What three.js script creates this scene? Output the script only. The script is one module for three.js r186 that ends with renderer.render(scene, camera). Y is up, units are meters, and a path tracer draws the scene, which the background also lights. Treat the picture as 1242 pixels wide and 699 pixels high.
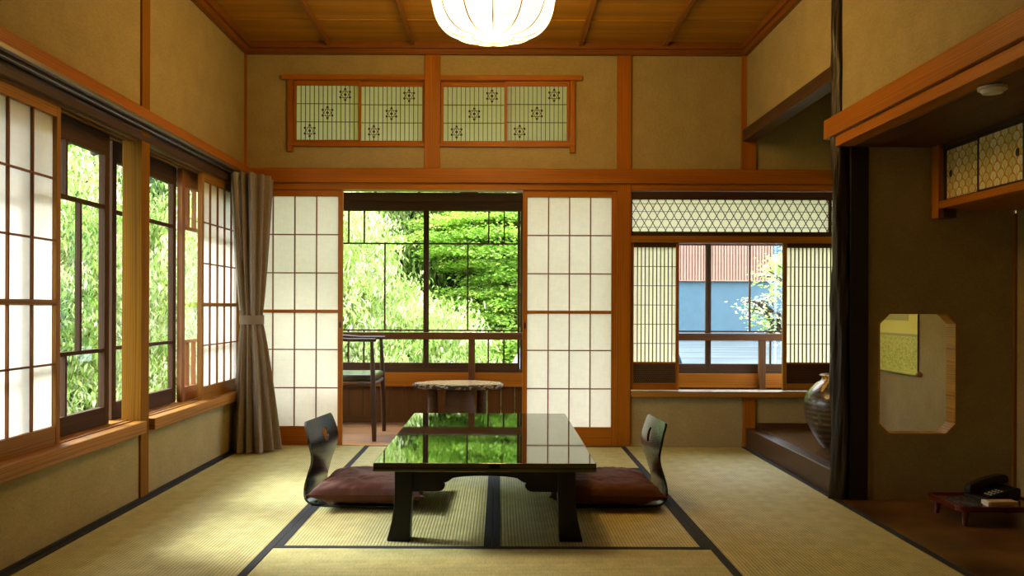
import * as THREE from 'three';
import { RoundedBoxGeometry } from 'three/addons/geometries/RoundedBoxGeometry.js';
import { mergeGeometries } from 'three/addons/utils/BufferGeometryUtils.js';

// ---------------------------------------------------------------- camera, sky, sun, exposure
const scene = new THREE.Scene();
const CAM = { x: 0, y: 0.968, z: 6.253, f: 1079 };
const camera = new THREE.PerspectiveCamera(2 * Math.atan(349.5 / CAM.f) * 180 / Math.PI, 1242 / 699, 0.05, 200);
camera.position.set(CAM.x, CAM.y, CAM.z);
camera.rotation.set(0, 0, 0.0038);
camera.setViewOffset(1242, 699, 14.7, -24.8, 1242, 699);
camera.updateProjectionMatrix();

scene.background = new THREE.Color().setRGB(7.9, 8.6, 9.7);      // evenly bright hazy sky
const sun = new THREE.DirectionalLight(new THREE.Color().setRGB(0.98, 0.98, 1.0), 10);
sun.name = 'sun';
sun.position.set(-9, 7.5, -3.0); sun.target.position.set(0, 0, 0);
sun.castShadow = true; sun.shadow.radius = 34;                   // hazy sun, soft edges
sun.shadow.mapSize.set(2048, 2048);
Object.assign(sun.shadow.camera, { left: -14, right: 14, top: 14, bottom: -14, near: 0.5, far: 50 });
scene.add(sun, sun.target);

const renderer = new THREE.WebGLRenderer({ antialias: true });
renderer.toneMapping = THREE.LinearToneMapping;
renderer.toneMappingExposure = 1.0;
renderer.shadowMap.enabled = true;
renderer.shadowMap.type = THREE.PCFSoftShadowMap;

// ---------------------------------------------------------------- helpers
function rng(seed) { let s = seed >>> 0; return () => { s = (s + 0x6d2b79f5) | 0; let t = Math.imul(s ^ (s >>> 15), 1 | s); t = (t + Math.imul(t ^ (t >>> 7), 61 | t)) ^ t; return ((t ^ (t >>> 14)) >>> 0) / 4294967296; }; }
const rnd = rng(7);
const taken = {};
function numbered(n) { if (!(n in taken)) { taken[n] = 0; return n; } taken[n]++; return n + '_' + String(taken[n]).padStart(3, '0'); }
function tag(o, label, category, group, kind) {
  o.userData.label = label; o.userData.category = category;
  if (group) o.userData.group = group;
  if (kind) o.userData.kind = kind;
  return o;
}
function thing(name, label, category, pos = [0, 0, 0], turn = 0, group, kind) {
  const g = new THREE.Group(); g.name = numbered(name); g.position.set(...pos); g.rotation.y = turn; scene.add(g);
  return tag(g, label, category, group, kind);
}
function part(name, geo, mat, parent, pos, rot) {
  const m = new THREE.Mesh(geo, mat); m.name = parent === scene ? numbered(name) : name;
  m.castShadow = m.receiveShadow = true;
  if (pos) m.position.set(...pos);
  if (rot) m.rotation.set(...rot);
  parent.add(m);
  return m;
}
// uv in metres, u along the grain
function metreUV(g, grain, ou = 0, ov = 0) {
  if (g.index) g = g.toNonIndexed();
  const p = g.attributes.position, uv = new Float32Array(p.count * 2);
  const a = new THREE.Vector3(), b = new THREE.Vector3(), c = new THREE.Vector3(), n = new THREE.Vector3();
  for (let i = 0; i < p.count; i += 3) {
    a.fromBufferAttribute(p, i); b.fromBufferAttribute(p, i + 1); c.fromBufferAttribute(p, i + 2);
    n.copy(b).sub(a).cross(c.clone().sub(a));
    const m = [Math.abs(n.x), Math.abs(n.y), Math.abs(n.z)], k = m.indexOf(Math.max(...m));
    let U = grain, V = 3 - grain - k;
    if (k === grain) { U = (grain + 1) % 3; V = (grain + 2) % 3; }
    [a, b, c].forEach((v, j) => { uv[(i + j) * 2] = v.getComponent(U) + ou; uv[(i + j) * 2 + 1] = v.getComponent(V) + ov; });
  }
  g.setAttribute('uv', new THREE.BufferAttribute(uv, 2));
  return g;
}
const geoCache = new Map();
function slab(w, h, d, bevel = 0, variant = null) {
  const v = variant === null ? Math.floor(rnd() * 4) : variant;
  const key = [w.toFixed(4), h.toFixed(4), d.toFixed(4), bevel, v].join();
  if (!geoCache.has(key)) {
    const dims = [w, h, d], grain = dims.indexOf(Math.max(...dims));
    const g = bevel ? new RoundedBoxGeometry(w, h, d, 1, bevel) : new THREE.BoxGeometry(w, h, d);
    geoCache.set(key, metreUV(g, grain, v * 0.37 + w * 1.7, v * 0.213 + h * 2.3));
  }
  return geoCache.get(key);
}
// box from its limits
function bar(parent, name, mat, x0, x1, y0, y1, z0, z1, bevel = 0) {
  return part(name, slab(x1 - x0, y1 - y0, z1 - z0, bevel), mat, parent, [(x0 + x1) / 2, (y0 + y1) / 2, (z0 + z1) / 2]);
}
// periodic value noise
function makeNoise(seed) {
  const r = rng(seed), T = new Float32Array(65536); for (let i = 0; i < T.length; i++) T[i] = r();
  const at = (x, y) => T[((x * 374761 + y * 668265) ^ (x * 31 + y * 977)) & 65535];
  return (x, y, px, py) => {
    const ix = Math.floor(x), iy = Math.floor(y), fx = x - ix, fy = y - iy, s = fx * fx * (3 - 2 * fx), t = fy * fy * (3 - 2 * fy);
    const w = (v, p) => ((v % p) + p) % p, x0 = w(ix, px), x1 = w(ix + 1, px), y0 = w(iy, py), y1 = w(iy + 1, py);
    return (at(x0, y0) * (1 - s) + at(x1, y0) * s) * (1 - t) + (at(x0, y1) * (1 - s) + at(x1, y1) * s) * t;
  };
}
const N1 = makeNoise(11), N2 = makeNoise(23);
function tex(w, h, fn, srgb, metresU, metresV) {
  const d = new Uint8Array(w * h * 4), c = [0, 0, 0];
  for (let y = 0; y < h; y++) for (let x = 0; x < w; x++) {
    fn(x / w, y / h, c);
    const o = (y * w + x) * 4;
    for (let k = 0; k < 3; k++) d[o + k] = Math.max(0, Math.min(255, Math.round(c[k] * 255)));
    d[o + 3] = 255;
  }
  const t = new THREE.DataTexture(d, w, h); t.wrapS = t.wrapT = THREE.RepeatWrapping; t.magFilter = THREE.LinearFilter; t.minFilter = THREE.LinearMipmapLinearFilter; t.generateMipmaps = true;
  if (srgb) t.colorSpace = THREE.SRGBColorSpace;
  if (metresU) t.repeat.set(1 / metresU, 1 / metresV);
  t.needsUpdate = true;
  return t;
}
function canvasTex(w, h, draw, srgb = true) {
  const c = document.createElement('canvas'); c.width = w; c.height = h; draw(c.getContext('2d'), w, h);
  const t = new THREE.CanvasTexture(c); if (srgb) t.colorSpace = THREE.SRGBColorSpace; t.wrapS = t.wrapT = THREE.RepeatWrapping; t.magFilter = THREE.LinearFilter;
  return t;
}

// ---------------------------------------------------------------- textures
// straight conifer grain: u along the grain (1.6 m), v across (0.24 m)
const woodTex = tex(512, 256, (u, v, c) => {
  const warp = 0.05 * (N1(u * 3, v * 4, 3, 4) - 0.5) + 0.02 * (N2(u * 8, v * 9, 8, 9) - 0.5);
  const vv = v + warp;
  let g = 0.5 + 0.5 * Math.sin((vv * 22 + 1.6 * N2(u * 2, vv * 7, 2, 7)) * Math.PI * 2);
  g = Math.pow(g, 2.2);
  const fib = N1(u * 10, v * 120, 10, 120), broad = N2(u * 3, v * 5, 3, 5);
  const t = 0.96 - 0.11 * g - 0.12 * (fib - 0.5) - 0.14 * (broad - 0.5);
  c[0] = t; c[1] = t * (1 - 0.05 * g); c[2] = t * (1 - 0.1 * g);
}, true, 1.6, 0.24);
const woodBump = tex(256, 256, (u, v, c) => { c[0] = c[1] = c[2] = 0.7 * N1(u * 8, v * 90, 8, 90) + 0.3 * N2(u * 16, v * 60, 16, 60); }, false, 1.6, 0.24);
const burlTex = tex(512, 512, (u, v, c) => {
  const w1 = N1(u * 5, v * 5, 5, 5), w2 = N2(u * 11 + w1, v * 11, 11, 11), w3 = N1(u * 40, v * 14, 40, 14);
  const t = 0.55 + 0.35 * w1 + 0.25 * (w2 - 0.5) + 0.2 * (w3 - 0.5);
  c[0] = t; c[1] = t * 0.95; c[2] = t * 0.9;
}, true, 0.9, 0.9);
const plasterTex = tex(512, 512, (u, v, c) => {
  const t = 0.93 + 0.07 * (N1(u * 150, v * 150, 150, 150) - 0.5) + 0.05 * (N2(u * 9, v * 9, 9, 9) - 0.5) + 0.05 * (N1(u * 36, v * 200, 36, 200) - 0.5);
  c[0] = c[1] = c[2] = t;
}, true, 0.8, 0.8);
const plasterBump = tex(512, 512, (u, v, c) => { c[0] = c[1] = c[2] = 0.6 * N2(u * 170, v * 170, 170, 170) + 0.4 * N1(u * 60, v * 60, 60, 60); }, false, 0.8, 0.8);
// rush matting: ridges along u, 13.75 mm apart; rushes cross them
const RIDGE = 16, TATW = RIDGE * 0.01375;
const tatamiTex = tex(512, 512, (u, v, c) => {
  const r = (v * RIDGE) % 1, ridge = Math.pow(Math.abs(Math.sin(r * Math.PI)), 0.6);
  const rush = N1(u * 110, v * RIDGE, 110, RIDGE), broad = N2(u * 6, v * 5, 6, 5), stalk = N2(u * 200, v * 6, 200, 6);
  const t = 0.66 + 0.26 * ridge + 0.09 * (rush - 0.5) + 0.07 * (broad - 0.5) + 0.08 * (stalk - 0.5);
  c[0] = t; c[1] = t * 0.995; c[2] = t * (0.94 + 0.06 * stalk);
}, true, 0.3, TATW);
const tatamiBump = tex(512, 512, (u, v, c) => {
  const r = (v * RIDGE) % 1, ridge = Math.abs(Math.sin(r * Math.PI));
  c[0] = c[1] = c[2] = 0.75 * ridge + 0.25 * N1(u * 130, v * RIDGE * 2, 130, RIDGE * 2);
}, false, 0.3, TATW);
const clothTex = tex(256, 256, (u, v, c) => {
  const a = 0.5 + 0.5 * Math.sin(u * Math.PI * 2 * 64), b = 0.5 + 0.5 * Math.sin(v * Math.PI * 2 * 64);
  const t = 0.86 + 0.08 * a * b + 0.1 * (N1(u * 40, v * 40, 40, 40) - 0.5);
  c[0] = c[1] = c[2] = t;
}, true, 0.14, 0.14);
const paperTex = tex(256, 256, (u, v, c) => {
  const f = N1(u * 14, v * 60, 14, 60), g = N2(u * 50, v * 18, 50, 18);
  const t = 0.96 + 0.018 * (f - 0.5) + 0.018 * (g - 0.5);
  c[0] = t; c[1] = t; c[2] = t * 0.985;
}, true, 0.5, 0.5);

// ---------------------------------------------------------------- materials
const lin = (r, g, b) => new THREE.Color().setRGB(r, g, b);
function std(color, o = {}) { return new THREE.MeshStandardMaterial({ color, roughness: 0.6, ...o }); }
function phys(color, o = {}) { return new THREE.MeshPhysicalMaterial({ color, roughness: 0.6, ...o }); }
const wood = (r, g, b, rough = 0.5, bump = 0.0008) => phys(lin(r, g, b), { map: woodTex, bumpMap: woodBump, bumpScale: bump, roughness: rough, specularIntensity: 0.45 });
const M = {
  cedar: wood(0.42, 0.145, 0.006, 0.42),
  cedarLight: wood(0.37, 0.165, 0.012, 0.42),
  sillWood: phys(lin(0.44, 0.21, 0.03), { map: woodTex, bumpMap: woodBump, bumpScale: 0.0003, roughness: 0.4, clearcoat: 1, clearcoatRoughness: 0.22 }),
  leftSill: wood(0.42, 0.19, 0.022, 0.5),
  shadedPost: phys(lin(0.29, 0.13, 0.009), { map: woodTex, roughness: 0.7, specularIntensity: 0.15 }),  // cedar darkened in colour for the shade on the post's near face
  kumiko: wood(0.30, 0.12, 0.03, 0.55),
  kumikoDark: wood(0.10, 0.05, 0.018, 0.6),
  sash: wood(0.075, 0.036, 0.011, 0.7),
  darkWood: wood(0.075, 0.038, 0.02, 0.4),
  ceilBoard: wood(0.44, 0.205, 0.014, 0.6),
  ceilRib: wood(0.26, 0.105, 0.012, 0.5),
  cornice: wood(0.24, 0.085, 0.008, 0.5),
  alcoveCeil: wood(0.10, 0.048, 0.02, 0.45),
  engawaFloor: wood(0.25, 0.13, 0.055, 0.3),
  wainscot: wood(0.13, 0.052, 0.010, 0.5),
  tokoFloor: wood(0.16, 0.10, 0.05, 0.22),
  plaster: phys(lin(0.43, 0.35, 0.165), { map: plasterTex, bumpMap: plasterBump, bumpScale: 0.0012, roughness: 0.95, specularIntensity: 0.2 }),
  tatami: phys(lin(0.65, 0.62, 0.27), { specularIntensity: 0.4, map: tatamiTex, bumpMap: tatamiBump, bumpScale: 0.0016, roughness: 0.62 }),
  heri: std(lin(0.016, 0.018, 0.018), { map: clothTex, roughness: 0.92 }),
  paperDimmed: phys(lin(0.86, 0.81, 0.69), { map: paperTex, transmission: 0.45, thickness: 0, roughness: 1, specularIntensity: 0.2 }),  // shoji paper darkened in colour to hold down the bright window light
  paper: phys(lin(0.95, 0.88, 0.68), { map: paperTex, transmission: 0.6, thickness: 0, roughness: 1, specularIntensity: 0.2 }),
  paperYellow: phys(lin(0.98, 0.89, 0.58), { map: paperTex, transmission: 0.85, thickness: 0, roughness: 1, specularIntensity: 0.2 }),  // yellower, more translucent paper
  glass: phys(lin(0.96, 0.98, 0.97), { transmission: 1, thickness: 0, roughness: 0, ior: 1.5 }),
  lacquer: phys(lin(0.005, 0.005, 0.005), { roughness: 0.26, ior: 1.62 }),
  lacquerTop: phys(lin(0.008, 0.009, 0.007), { roughness: 0.03, ior: 2.25, specularIntensity: 1, specularColor: lin(1, 0.97, 0.72) }),
  lacquerSatin: phys(lin(0.007, 0.006, 0.005), { roughness: 0.4, ior: 1.5, specularIntensity: 0.6 }),
  black: std(lin(0.008, 0.007, 0.006), { roughness: 0.5 }),
  redLacquer: phys(lin(0.10, 0.012, 0.006), { roughness: 0.25, clearcoat: 0.6, clearcoatRoughness: 0.1 }),
  jigoBoard: std(lin(0.22, 0.115, 0.045), { map: burlTex, roughness: 0.3, bumpMap: woodBump, bumpScale: 0.0004 }),
  metal: std(lin(0.30, 0.28, 0.24), { roughness: 0.3, metalness: 0.9 }),
  curtain: phys(lin(0.27, 0.215, 0.155), { map: clothTex, roughness: 0.95, sheen: 0.2, sheenColor: lin(0.4, 0.35, 0.28), side: THREE.DoubleSide }),
  lining: phys(lin(0.78, 0.74, 0.62), { map: clothTex, roughness: 0.95, transmission: 0.25, thickness: 0, side: THREE.DoubleSide }),
  cushion: phys(lin(0.115, 0.030, 0.011), { map: clothTex, roughness: 0.8, sheen: 0.15, sheenColor: lin(0.3, 0.14, 0.06) }),
  white: std(lin(0.75, 0.73, 0.66), { roughness: 0.5 }),
  leather: phys(lin(0.02, 0.024, 0.018), { roughness: 0.28, clearcoat: 0.3 }),
  walnut: wood(0.075, 0.04, 0.022, 0.35),
};

// ---------------------------------------------------------------- dimensions of the room (metres; back wall z = 0)
const XL = -1.789, XR = 1.731, CEIL = 2.83, DEEP = 7.0, U = 0.88;
const KAMOI = 1.80, NAG0 = 1.847, NAG1 = 1.947;
const ALC = 2.62;                    // rear wall of tokonoma and shelf alcove
const POSTZ = 1.70;                  // tokonoma post

// ---------------------------------------------------------------- floor: tatami mats
{
  const floor = thing('floor', 'tatami floor of rush mats with black cloth edging', 'floor', [0, 0, 0], 0, null, 'structure');
  bar(floor, 'subfloor', M.darkWood, XL - 0.1, ALC + 0.1, -0.12, -0.056, -0.02, DEEP + 0.1);
  const B = 0.033;
  const mat = (x0, x1, z0, z1, along) => {
    const g = 0.0008;
    const w = x1 - x0 - 2 * g, d = z1 - z0 - 2 * g;
    let geo = new THREE.BoxGeometry(w, 0.055, d);
    geo = metreUV(geo, along === 'z' ? 2 : 0, rnd() * 3, along === 'z' ? (x0 * 0 + w / 2) : d / 2);
    const m = part('tatami_mat', geo, M.tatami, floor, [(x0 + x1) / 2, -0.0275, (z0 + z1) / 2]);
    const hb = along === 'z' ? new THREE.BoxGeometry(B, 0.004, d) : new THREE.BoxGeometry(w, 0.004, B);
    const hg = metreUV(hb, 0);
    for (const s of [-1, 1]) part('cloth_border', hg, M.heri, m, along === 'z' ? [s * (w / 2 - B / 2), 0.0275, 0] : [0, 0.0275, s * (d / 2 - B / 2)]);
  };
  const a = XL, b = XL + U, c = b + U, d = c + U, e = XR;
  for (let k = 0; k < 4; k++) { const z1 = Math.min(2 * U * (k + 1), DEEP); mat(a, b, 2 * U * k, z1, 'z'); mat(d, e, 2 * U * k, z1, 'z'); }
  mat(b, d, 0, U, 'x'); mat(b, c, U, 3 * U, 'z'); mat(c, d, U, 3 * U, 'z'); mat(b, d, 3 * U, 4 * U, 'x');
  mat(b, d, 4 * U, 5 * U, 'x'); mat(b, c, 5 * U, 7 * U, 'z'); mat(c, d, 5 * U, 7 * U, 'z'); mat(b, d, 7 * U, DEEP, 'x');
}

// ---------------------------------------------------------------- ceiling: boards, ribs, cornice
{
  const ceil = thing('ceiling', 'cedar board ceiling with slim ribs running to the back wall', 'ceiling', [0, 0, 0], 0, null, 'structure');
  const edges = [-0.1, 0.5]; while (edges[edges.length - 1] < DEEP) edges.push(edges[edges.length - 1] + 0.455);
  for (let i = 0; i + 1 < edges.length; i++) {
    const m = bar(ceil, 'ceiling_board', M.ceilBoard, XL - 0.1, XR + 0.1, CEIL + (i % 2) * 0.006, CEIL + 0.03, edges[i] + (i ? 0 : 0), edges[i + 1] + 0.006);
    void m;
  }
  for (let k = 1; k < 6; k++) bar(ceil, 'ceiling_rib', M.ceilRib, XL + 0.5867 * k - 0.014, XL + 0.5867 * k + 0.014, CEIL - 0.03, CEIL + 0.002, 0.0, DEEP, 0.003);
  const cor = (x0, x1, z0, z1, ix, iz) => {
    bar(ceil, 'cornice', M.cornice, x0, x1, CEIL - 0.045, CEIL + 0.002, z0, z1, 0.003);
    bar(ceil, 'cornice', M.cornice, x0 + (ix < 0 ? 0.018 : 0), x1 - (ix > 0 ? 0.018 : 0), CEIL - 0.082, CEIL - 0.045, z0 + (iz < 0 ? 0.018 : 0), z1 - (iz > 0 ? 0.018 : 0), 0.003);
  };
  cor(XL, XR, -0.01, 0.05, 0, 1);
  cor(XL - 0.01, XL + 0.05, 0, DEEP, 1, 0);
  cor(XR - 0.05, XR + 0.01, 0, DEEP, -1, 0);
  bar(ceil, 'roof_slab', M.darkWood, XL - 0.3, ALC + 0.2, CEIL + 0.05, CEIL + 0.15, -1.5, DEEP + 0.2);
}

// ---------------------------------------------------------------- back wall
{
  const w = thing('wall_back', 'back wall of olive plaster with cedar posts, beam and wide openings', 'wall', [0, 0, 0], 0, null, 'structure');
  const pl = (x0, x1, y0, y1, mat = M.plaster) => bar(w, 'plaster_panel', mat, x0, x1, y0, y1, -0.09, -0.014);
  const RL = [-1.461, -0.535], RR = [-0.425, 0.488], RY = [2.133, 2.57];
  pl(XL - 0.1, RL[0], NAG0, CEIL); pl(RL[0], RL[1], RY[1], CEIL); pl(RL[0], RL[1], NAG0, RY[0]);
  pl(RR[0], RR[1], RY[1], CEIL); pl(RR[0], RR[1], NAG0, RY[0]); pl(RR[1], 0.819, NAG0, CEIL);
  pl(0.92, 1.71, NAG0, CEIL); pl(1.80, ALC, NAG0, CEIL);
  pl(0.92, 1.71, 0, 0.352); pl(1.80, ALC, 0.0, 0.352);
  bar(w, 'post', M.cedar, 0.819, 0.92, 0, CEIL, -0.1, 0.006, 0.004);
  bar(w, 'post', M.cedar, -0.535, -0.425, NAG1 - 0.02, CEIL, -0.1, 0.006, 0.004);
  bar(w, 'post', M.cedar, 1.712, 1.80, NAG1 - 0.02, CEIL, -0.1, 0.004, 0.004);
  bar(w, 'post', M.cedar, 1.712, 1.80, 0.0, 0.353, -0.1, 0.004, 0.004);
  bar(w, 'post', M.cedar, 1.692, 1.712, NAG1 - 0.01, CEIL, -0.03, 0.002, 0.003);
  bar(w, 'beam', M.cedar, XL, ALC, NAG0, NAG1, -0.012, 0.034, 0.004);
  bar(w, 'head_rail', M.cedar, XL - 0.1, 0.819, KAMOI, NAG0 + 0.003, -0.11, 0.006, 0.003);
  bar(w, 'head_rail', M.cedar, 0.92, ALC, KAMOI, NAG0 + 0.003, -0.11, 0.006, 0.003);
  bar(w, 'threshold', M.cedarLight, XL - 0.1, 0.819, -0.05, 0.002, -0.12, -0.001, 0.002);
  bar(w, 'middle_rail', M.cedarLight, 0.92, ALC, 1.435, 1.482, -0.10, 0.004, 0.003);
  bar(w, 'window_sill', M.sillWood, 0.921, ALC, 0.352, 0.392, -0.13, 0.034, 0.004);
  // transom frames
  for (const [x0, x1, s] of [[RL[0], RL[1], -1], [RR[0], RR[1], 1]]) {
    const o0 = s < 0 ? x0 - 0.075 : x0, o1 = s > 0 ? x1 + 0.085 : x1;
    bar(w, 'transom_frame_top', M.cedar, o0, o1, RY[1], RY[1] + 0.034, -0.08, 0.02, 0.003);
    bar(w, 'transom_frame_bottom', M.cedar, x0 - (s < 0 ? 0.035 : 0), x1 + (s > 0 ? 0.035 : 0), RY[0] - 0.03, RY[0], -0.08, 0.014, 0.003);
    const xs = s < 0 ? x0 - 0.035 : x1;
    bar(w, 'transom_frame_side', M.cedar, xs, xs + 0.036, RY[0] - 0.068, RY[1], -0.08, 0.012, 0.003);
  }
}
// ---------------------------------------------------------------- left wall
const BAY = [[0.0, 1.71], [1.81, 3.52]];
{
  const w = thing('wall_left', 'window wall of olive plaster with cedar beam, sill and post', 'wall', [0, 0, 0], 0, null, 'structure');
  const pl = (z0, z1, y0, y1, mat = M.plaster) => bar(w, 'plaster_panel', mat, XL - 0.09, XL - 0.012, y0, y1, z0, z1);
  pl(-0.1, 1.71, 1.88, CEIL); pl(1.81, DEEP, 1.88, CEIL);
  pl(-0.1, 1.71, 0, 0.345); pl(1.81, DEEP, 0, 0.345);
  pl(3.62, DEEP, 0.34, 1.9);
  bar(w, 'post', M.shadedPost, XL - 0.1, XL, 0, CEIL, 1.71, 1.81, 0.004);
  bar(w, 'post', M.cedarLight, XL - 0.1, XL, 0, CEIL, 3.52, 3.62, 0.004);
  bar(w, 'corner_post', M.cedar, XL - 0.1, XL + 0.004, 0, CEIL, -0.1, 0.008, 0.003);
  bar(w, 'beam', M.cedar, XL - 0.012, XL + 0.036, 1.885, 1.952, 0.03, DEEP, 0.004);
  bar(w, 'head_rail', M.darkWood, XL - 0.17, XL - 0.002, 1.80, 1.89, -0.1, 3.62);
  bar(w, 'window_sill', M.leftSill, XL - 0.20, XL + 0.03, 0.34, 0.40, 0.0, 1.708, 0.004);
  bar(w, 'window_sill', M.leftSill, XL - 0.20, XL + 0.03, 0.34, 0.40, 1.812, 3.6, 0.004);
  bar(w, 'window_sill', M.leftSill, XL - 0.20, XL - 0.1, 0.34, 0.40, 1.70, 1.82);
  for (const x of [-0.035, -0.075]) bar(w, 'sliding_track', M.leftSill, XL + x - 0.004, XL + x + 0.004, 0.399, 0.405, 0.02, 3.5);
  bar(w, 'base_strip', M.black, XL - 0.012, XL + 0.006, 0, 0.014, 0, DEEP);
  for (const [x, y] of [[-0.03, 1.797], [-0.075, 1.797], [-0.12, 1.797]]) bar(w, 'head_groove_strip', M.leftSill, XL + x - 0.006, XL + x + 0.006, y, y + 0.006, 0.02, 3.5);
  bar(w, 'head_rail_face', M.darkWood, XL - 0.004, XL + 0.002, 1.802, 1.83, 0.02, DEEP);
}
for (const [x, y, l] of [[XL + 0.052, 1.876, 'slim metal curtain track just below the window beam'], [XL + 0.016, 1.864, 'slim metal curtain track tucked against the window head rail']]) {
  const t = thing('curtain_track', l, 'curtain rail');
  bar(t, 'rail', M.metal, x - 0.011, x + 0.011, y - 0.010, y + 0.010, 0.1, 4.6, 0.003);
  for (let z = 0.35; z < 4.6; z += 0.7) bar(t, 'bracket', M.metal, x - 0.006, XL + 0.036, y + 0.009, y + 0.016, z - 0.012, z + 0.012);
}
// ---------------------------------------------------------------- right wall: tokonoma opening, shelf alcove, plaster above
{
  const w = thing('wall_right', 'plaster wall above tokonoma and shelf alcove with cedar beam', 'wall', [0, 0, 0], 0, null, 'structure');
  bar(w, 'plaster_panel', M.plaster, XR, XR + 0.08, 2.20, CEIL, 0.004, POSTZ);
  bar(w, 'plaster_panel', M.plaster, XR + 0.006, XR + 0.08, 1.92, CEIL, POSTZ, DEEP);
  bar(w, 'plaster_panel', M.plaster, XR + 0.006, XR + 0.08, 0, 1.93, 3.62, DEEP);
  bar(w, 'dark_beam', M.darkWood, XR - 0.035, XR + 0.055, 2.145, 2.225, 0.008, POSTZ - 0.02, 0.006);
  bar(w, 'beam', M.cedar, XR - 0.042, XR + 0.004, 1.855, 1.955, 1.60, DEEP, 0.004);
  bar(w, 'beam_lower', M.cedar, XR - 0.022, XR + 0.075, 1.800, 1.852, 1.655, DEEP, 0.004);
  bar(w, 'beam_groove', M.darkWood, XR - 0.016, XR + 0.07, 1.850, 1.857, 1.66, DEEP);
  bar(w, 'post', M.cedar, XR, XR + 0.1, 0, 1.80, 3.54, 3.64, 0.004);
}
{
  const w = thing('wall_alcove', 'dark plaster rear and end walls of tokonoma and shelf alcove', 'wall', [0, 0, 0], 0, null, 'structure');
  bar(w, 'plaster_panel', M.plaster, ALC, ALC + 0.08, 0, CEIL, -0.09, 1.64);
  bar(w, 'plaster_panel', M.plaster, ALC, ALC + 0.08, 0, 1.9, 1.735, 3.7);
  bar(w, 'plaster_panel', M.plaster, XR + 0.08, ALC, 0, 1.9, 3.60, 3.68);
  bar(w, 'corner_strip', M.cedarLight, ALC - 0.016, ALC + 0.001, 0, 1.46, 1.732, 1.748, 0.002);
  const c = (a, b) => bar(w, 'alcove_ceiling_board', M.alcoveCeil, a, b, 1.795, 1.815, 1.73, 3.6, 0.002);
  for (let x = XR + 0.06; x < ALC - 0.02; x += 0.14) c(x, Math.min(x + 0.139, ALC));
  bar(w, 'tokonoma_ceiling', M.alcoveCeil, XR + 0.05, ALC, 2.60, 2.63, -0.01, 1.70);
}
{
  // partition with the octagonal opening
  const w = thing('wall_partition', 'dark plaster partition with octagonal opening between tokonoma and shelf alcove', 'wall', [0, 0, 0], 0, null, 'structure');
  const oct = (P, x0, x1, y0, y1, c) => { P.moveTo(x0 + c, y0); P.lineTo(x1 - c, y0); P.lineTo(x1, y0 + c); P.lineTo(x1, y1 - c); P.lineTo(x1 - c, y1); P.lineTo(x0 + c, y1); P.lineTo(x0, y1 - c); P.lineTo(x0, y0 + c); P.closePath(); return P; };
  const O = [1.926, 2.321, 0.335, 0.953, 0.05];
  const s = new THREE.Shape(); s.moveTo(1.87, 0); s.lineTo(ALC, 0); s.lineTo(ALC, 2.62); s.lineTo(1.87, 2.62); s.closePath();
  s.holes.push(oct(new THREE.Path(), ...O));
  const g = metreUV(new THREE.ExtrudeGeometry(s, { depth: 0.085, bevelEnabled: false }), 0);
  part('plaster_panel', g, M.plaster, w, [0, 0, 1.645]);
  const f = oct(new THREE.Shape(), O[0] - 0.001, O[1] + 0.001, O[2] - 0.001, O[3] + 0.001, O[4]);
  f.holes.push(oct(new THREE.Path(), O[0] + 0.006, O[1] - 0.006, O[2] + 0.006, O[3] - 0.006, O[4] - 0.001));
  const fr = metreUV(new THREE.ExtrudeGeometry(f, { depth: 0.094, bevelEnabled: false }), 2);
  part('opening_lining', fr, wood(0.66, 0.36, 0.06, 0.5), w, [0, 0, 1.640]);  // wood lightened in colour for the window light on the lining
  bar(w, 'shadow_black_post', M.black, 1.778, 1.872, 0, 2.62, 1.655, 1.738, 0.004);  // black put into the colour where the partition end lies in shadow
}
{
  const w = thing('wall_front', 'plain plaster wall closing the room opposite the windows', 'wall', [0, 0, 0], 0, null, 'structure');
  bar(w, 'plaster_panel', M.plaster, XL - 0.1, ALC + 0.1, 0, CEIL, DEEP, DEEP + 0.1);
}
// floors of tokonoma and alcove
{
  const f = thing('floor', 'polished wooden board floor of the shelf alcove', 'floor', [0, 0, 0], 0, null, 'structure');
  bar(f, 'floor_board', M.jigoBoard, XR, ALC, -0.05, 0.001, 1.735, 3.6);
}
{
  const f = thing('tokonoma_platform', 'raised dark wooden tokonoma floor with front step beam', 'platform', [0, 0, 0], 0, null, 'structure');
  bar(f, 'step_beam', M.darkWood, XR, XR + 0.09, 0.0, 0.133, 0.0, 1.655, 0.005);
  bar(f, 'platform_board', M.tokoFloor, XR + 0.09, ALC, 0.10, 0.131, 0.0, 1.645);
  bar(f, 'platform_board', M.darkWood, XR + 0.09, ALC, 0.131, 0.17, -0.012, 0.012);
}
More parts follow.
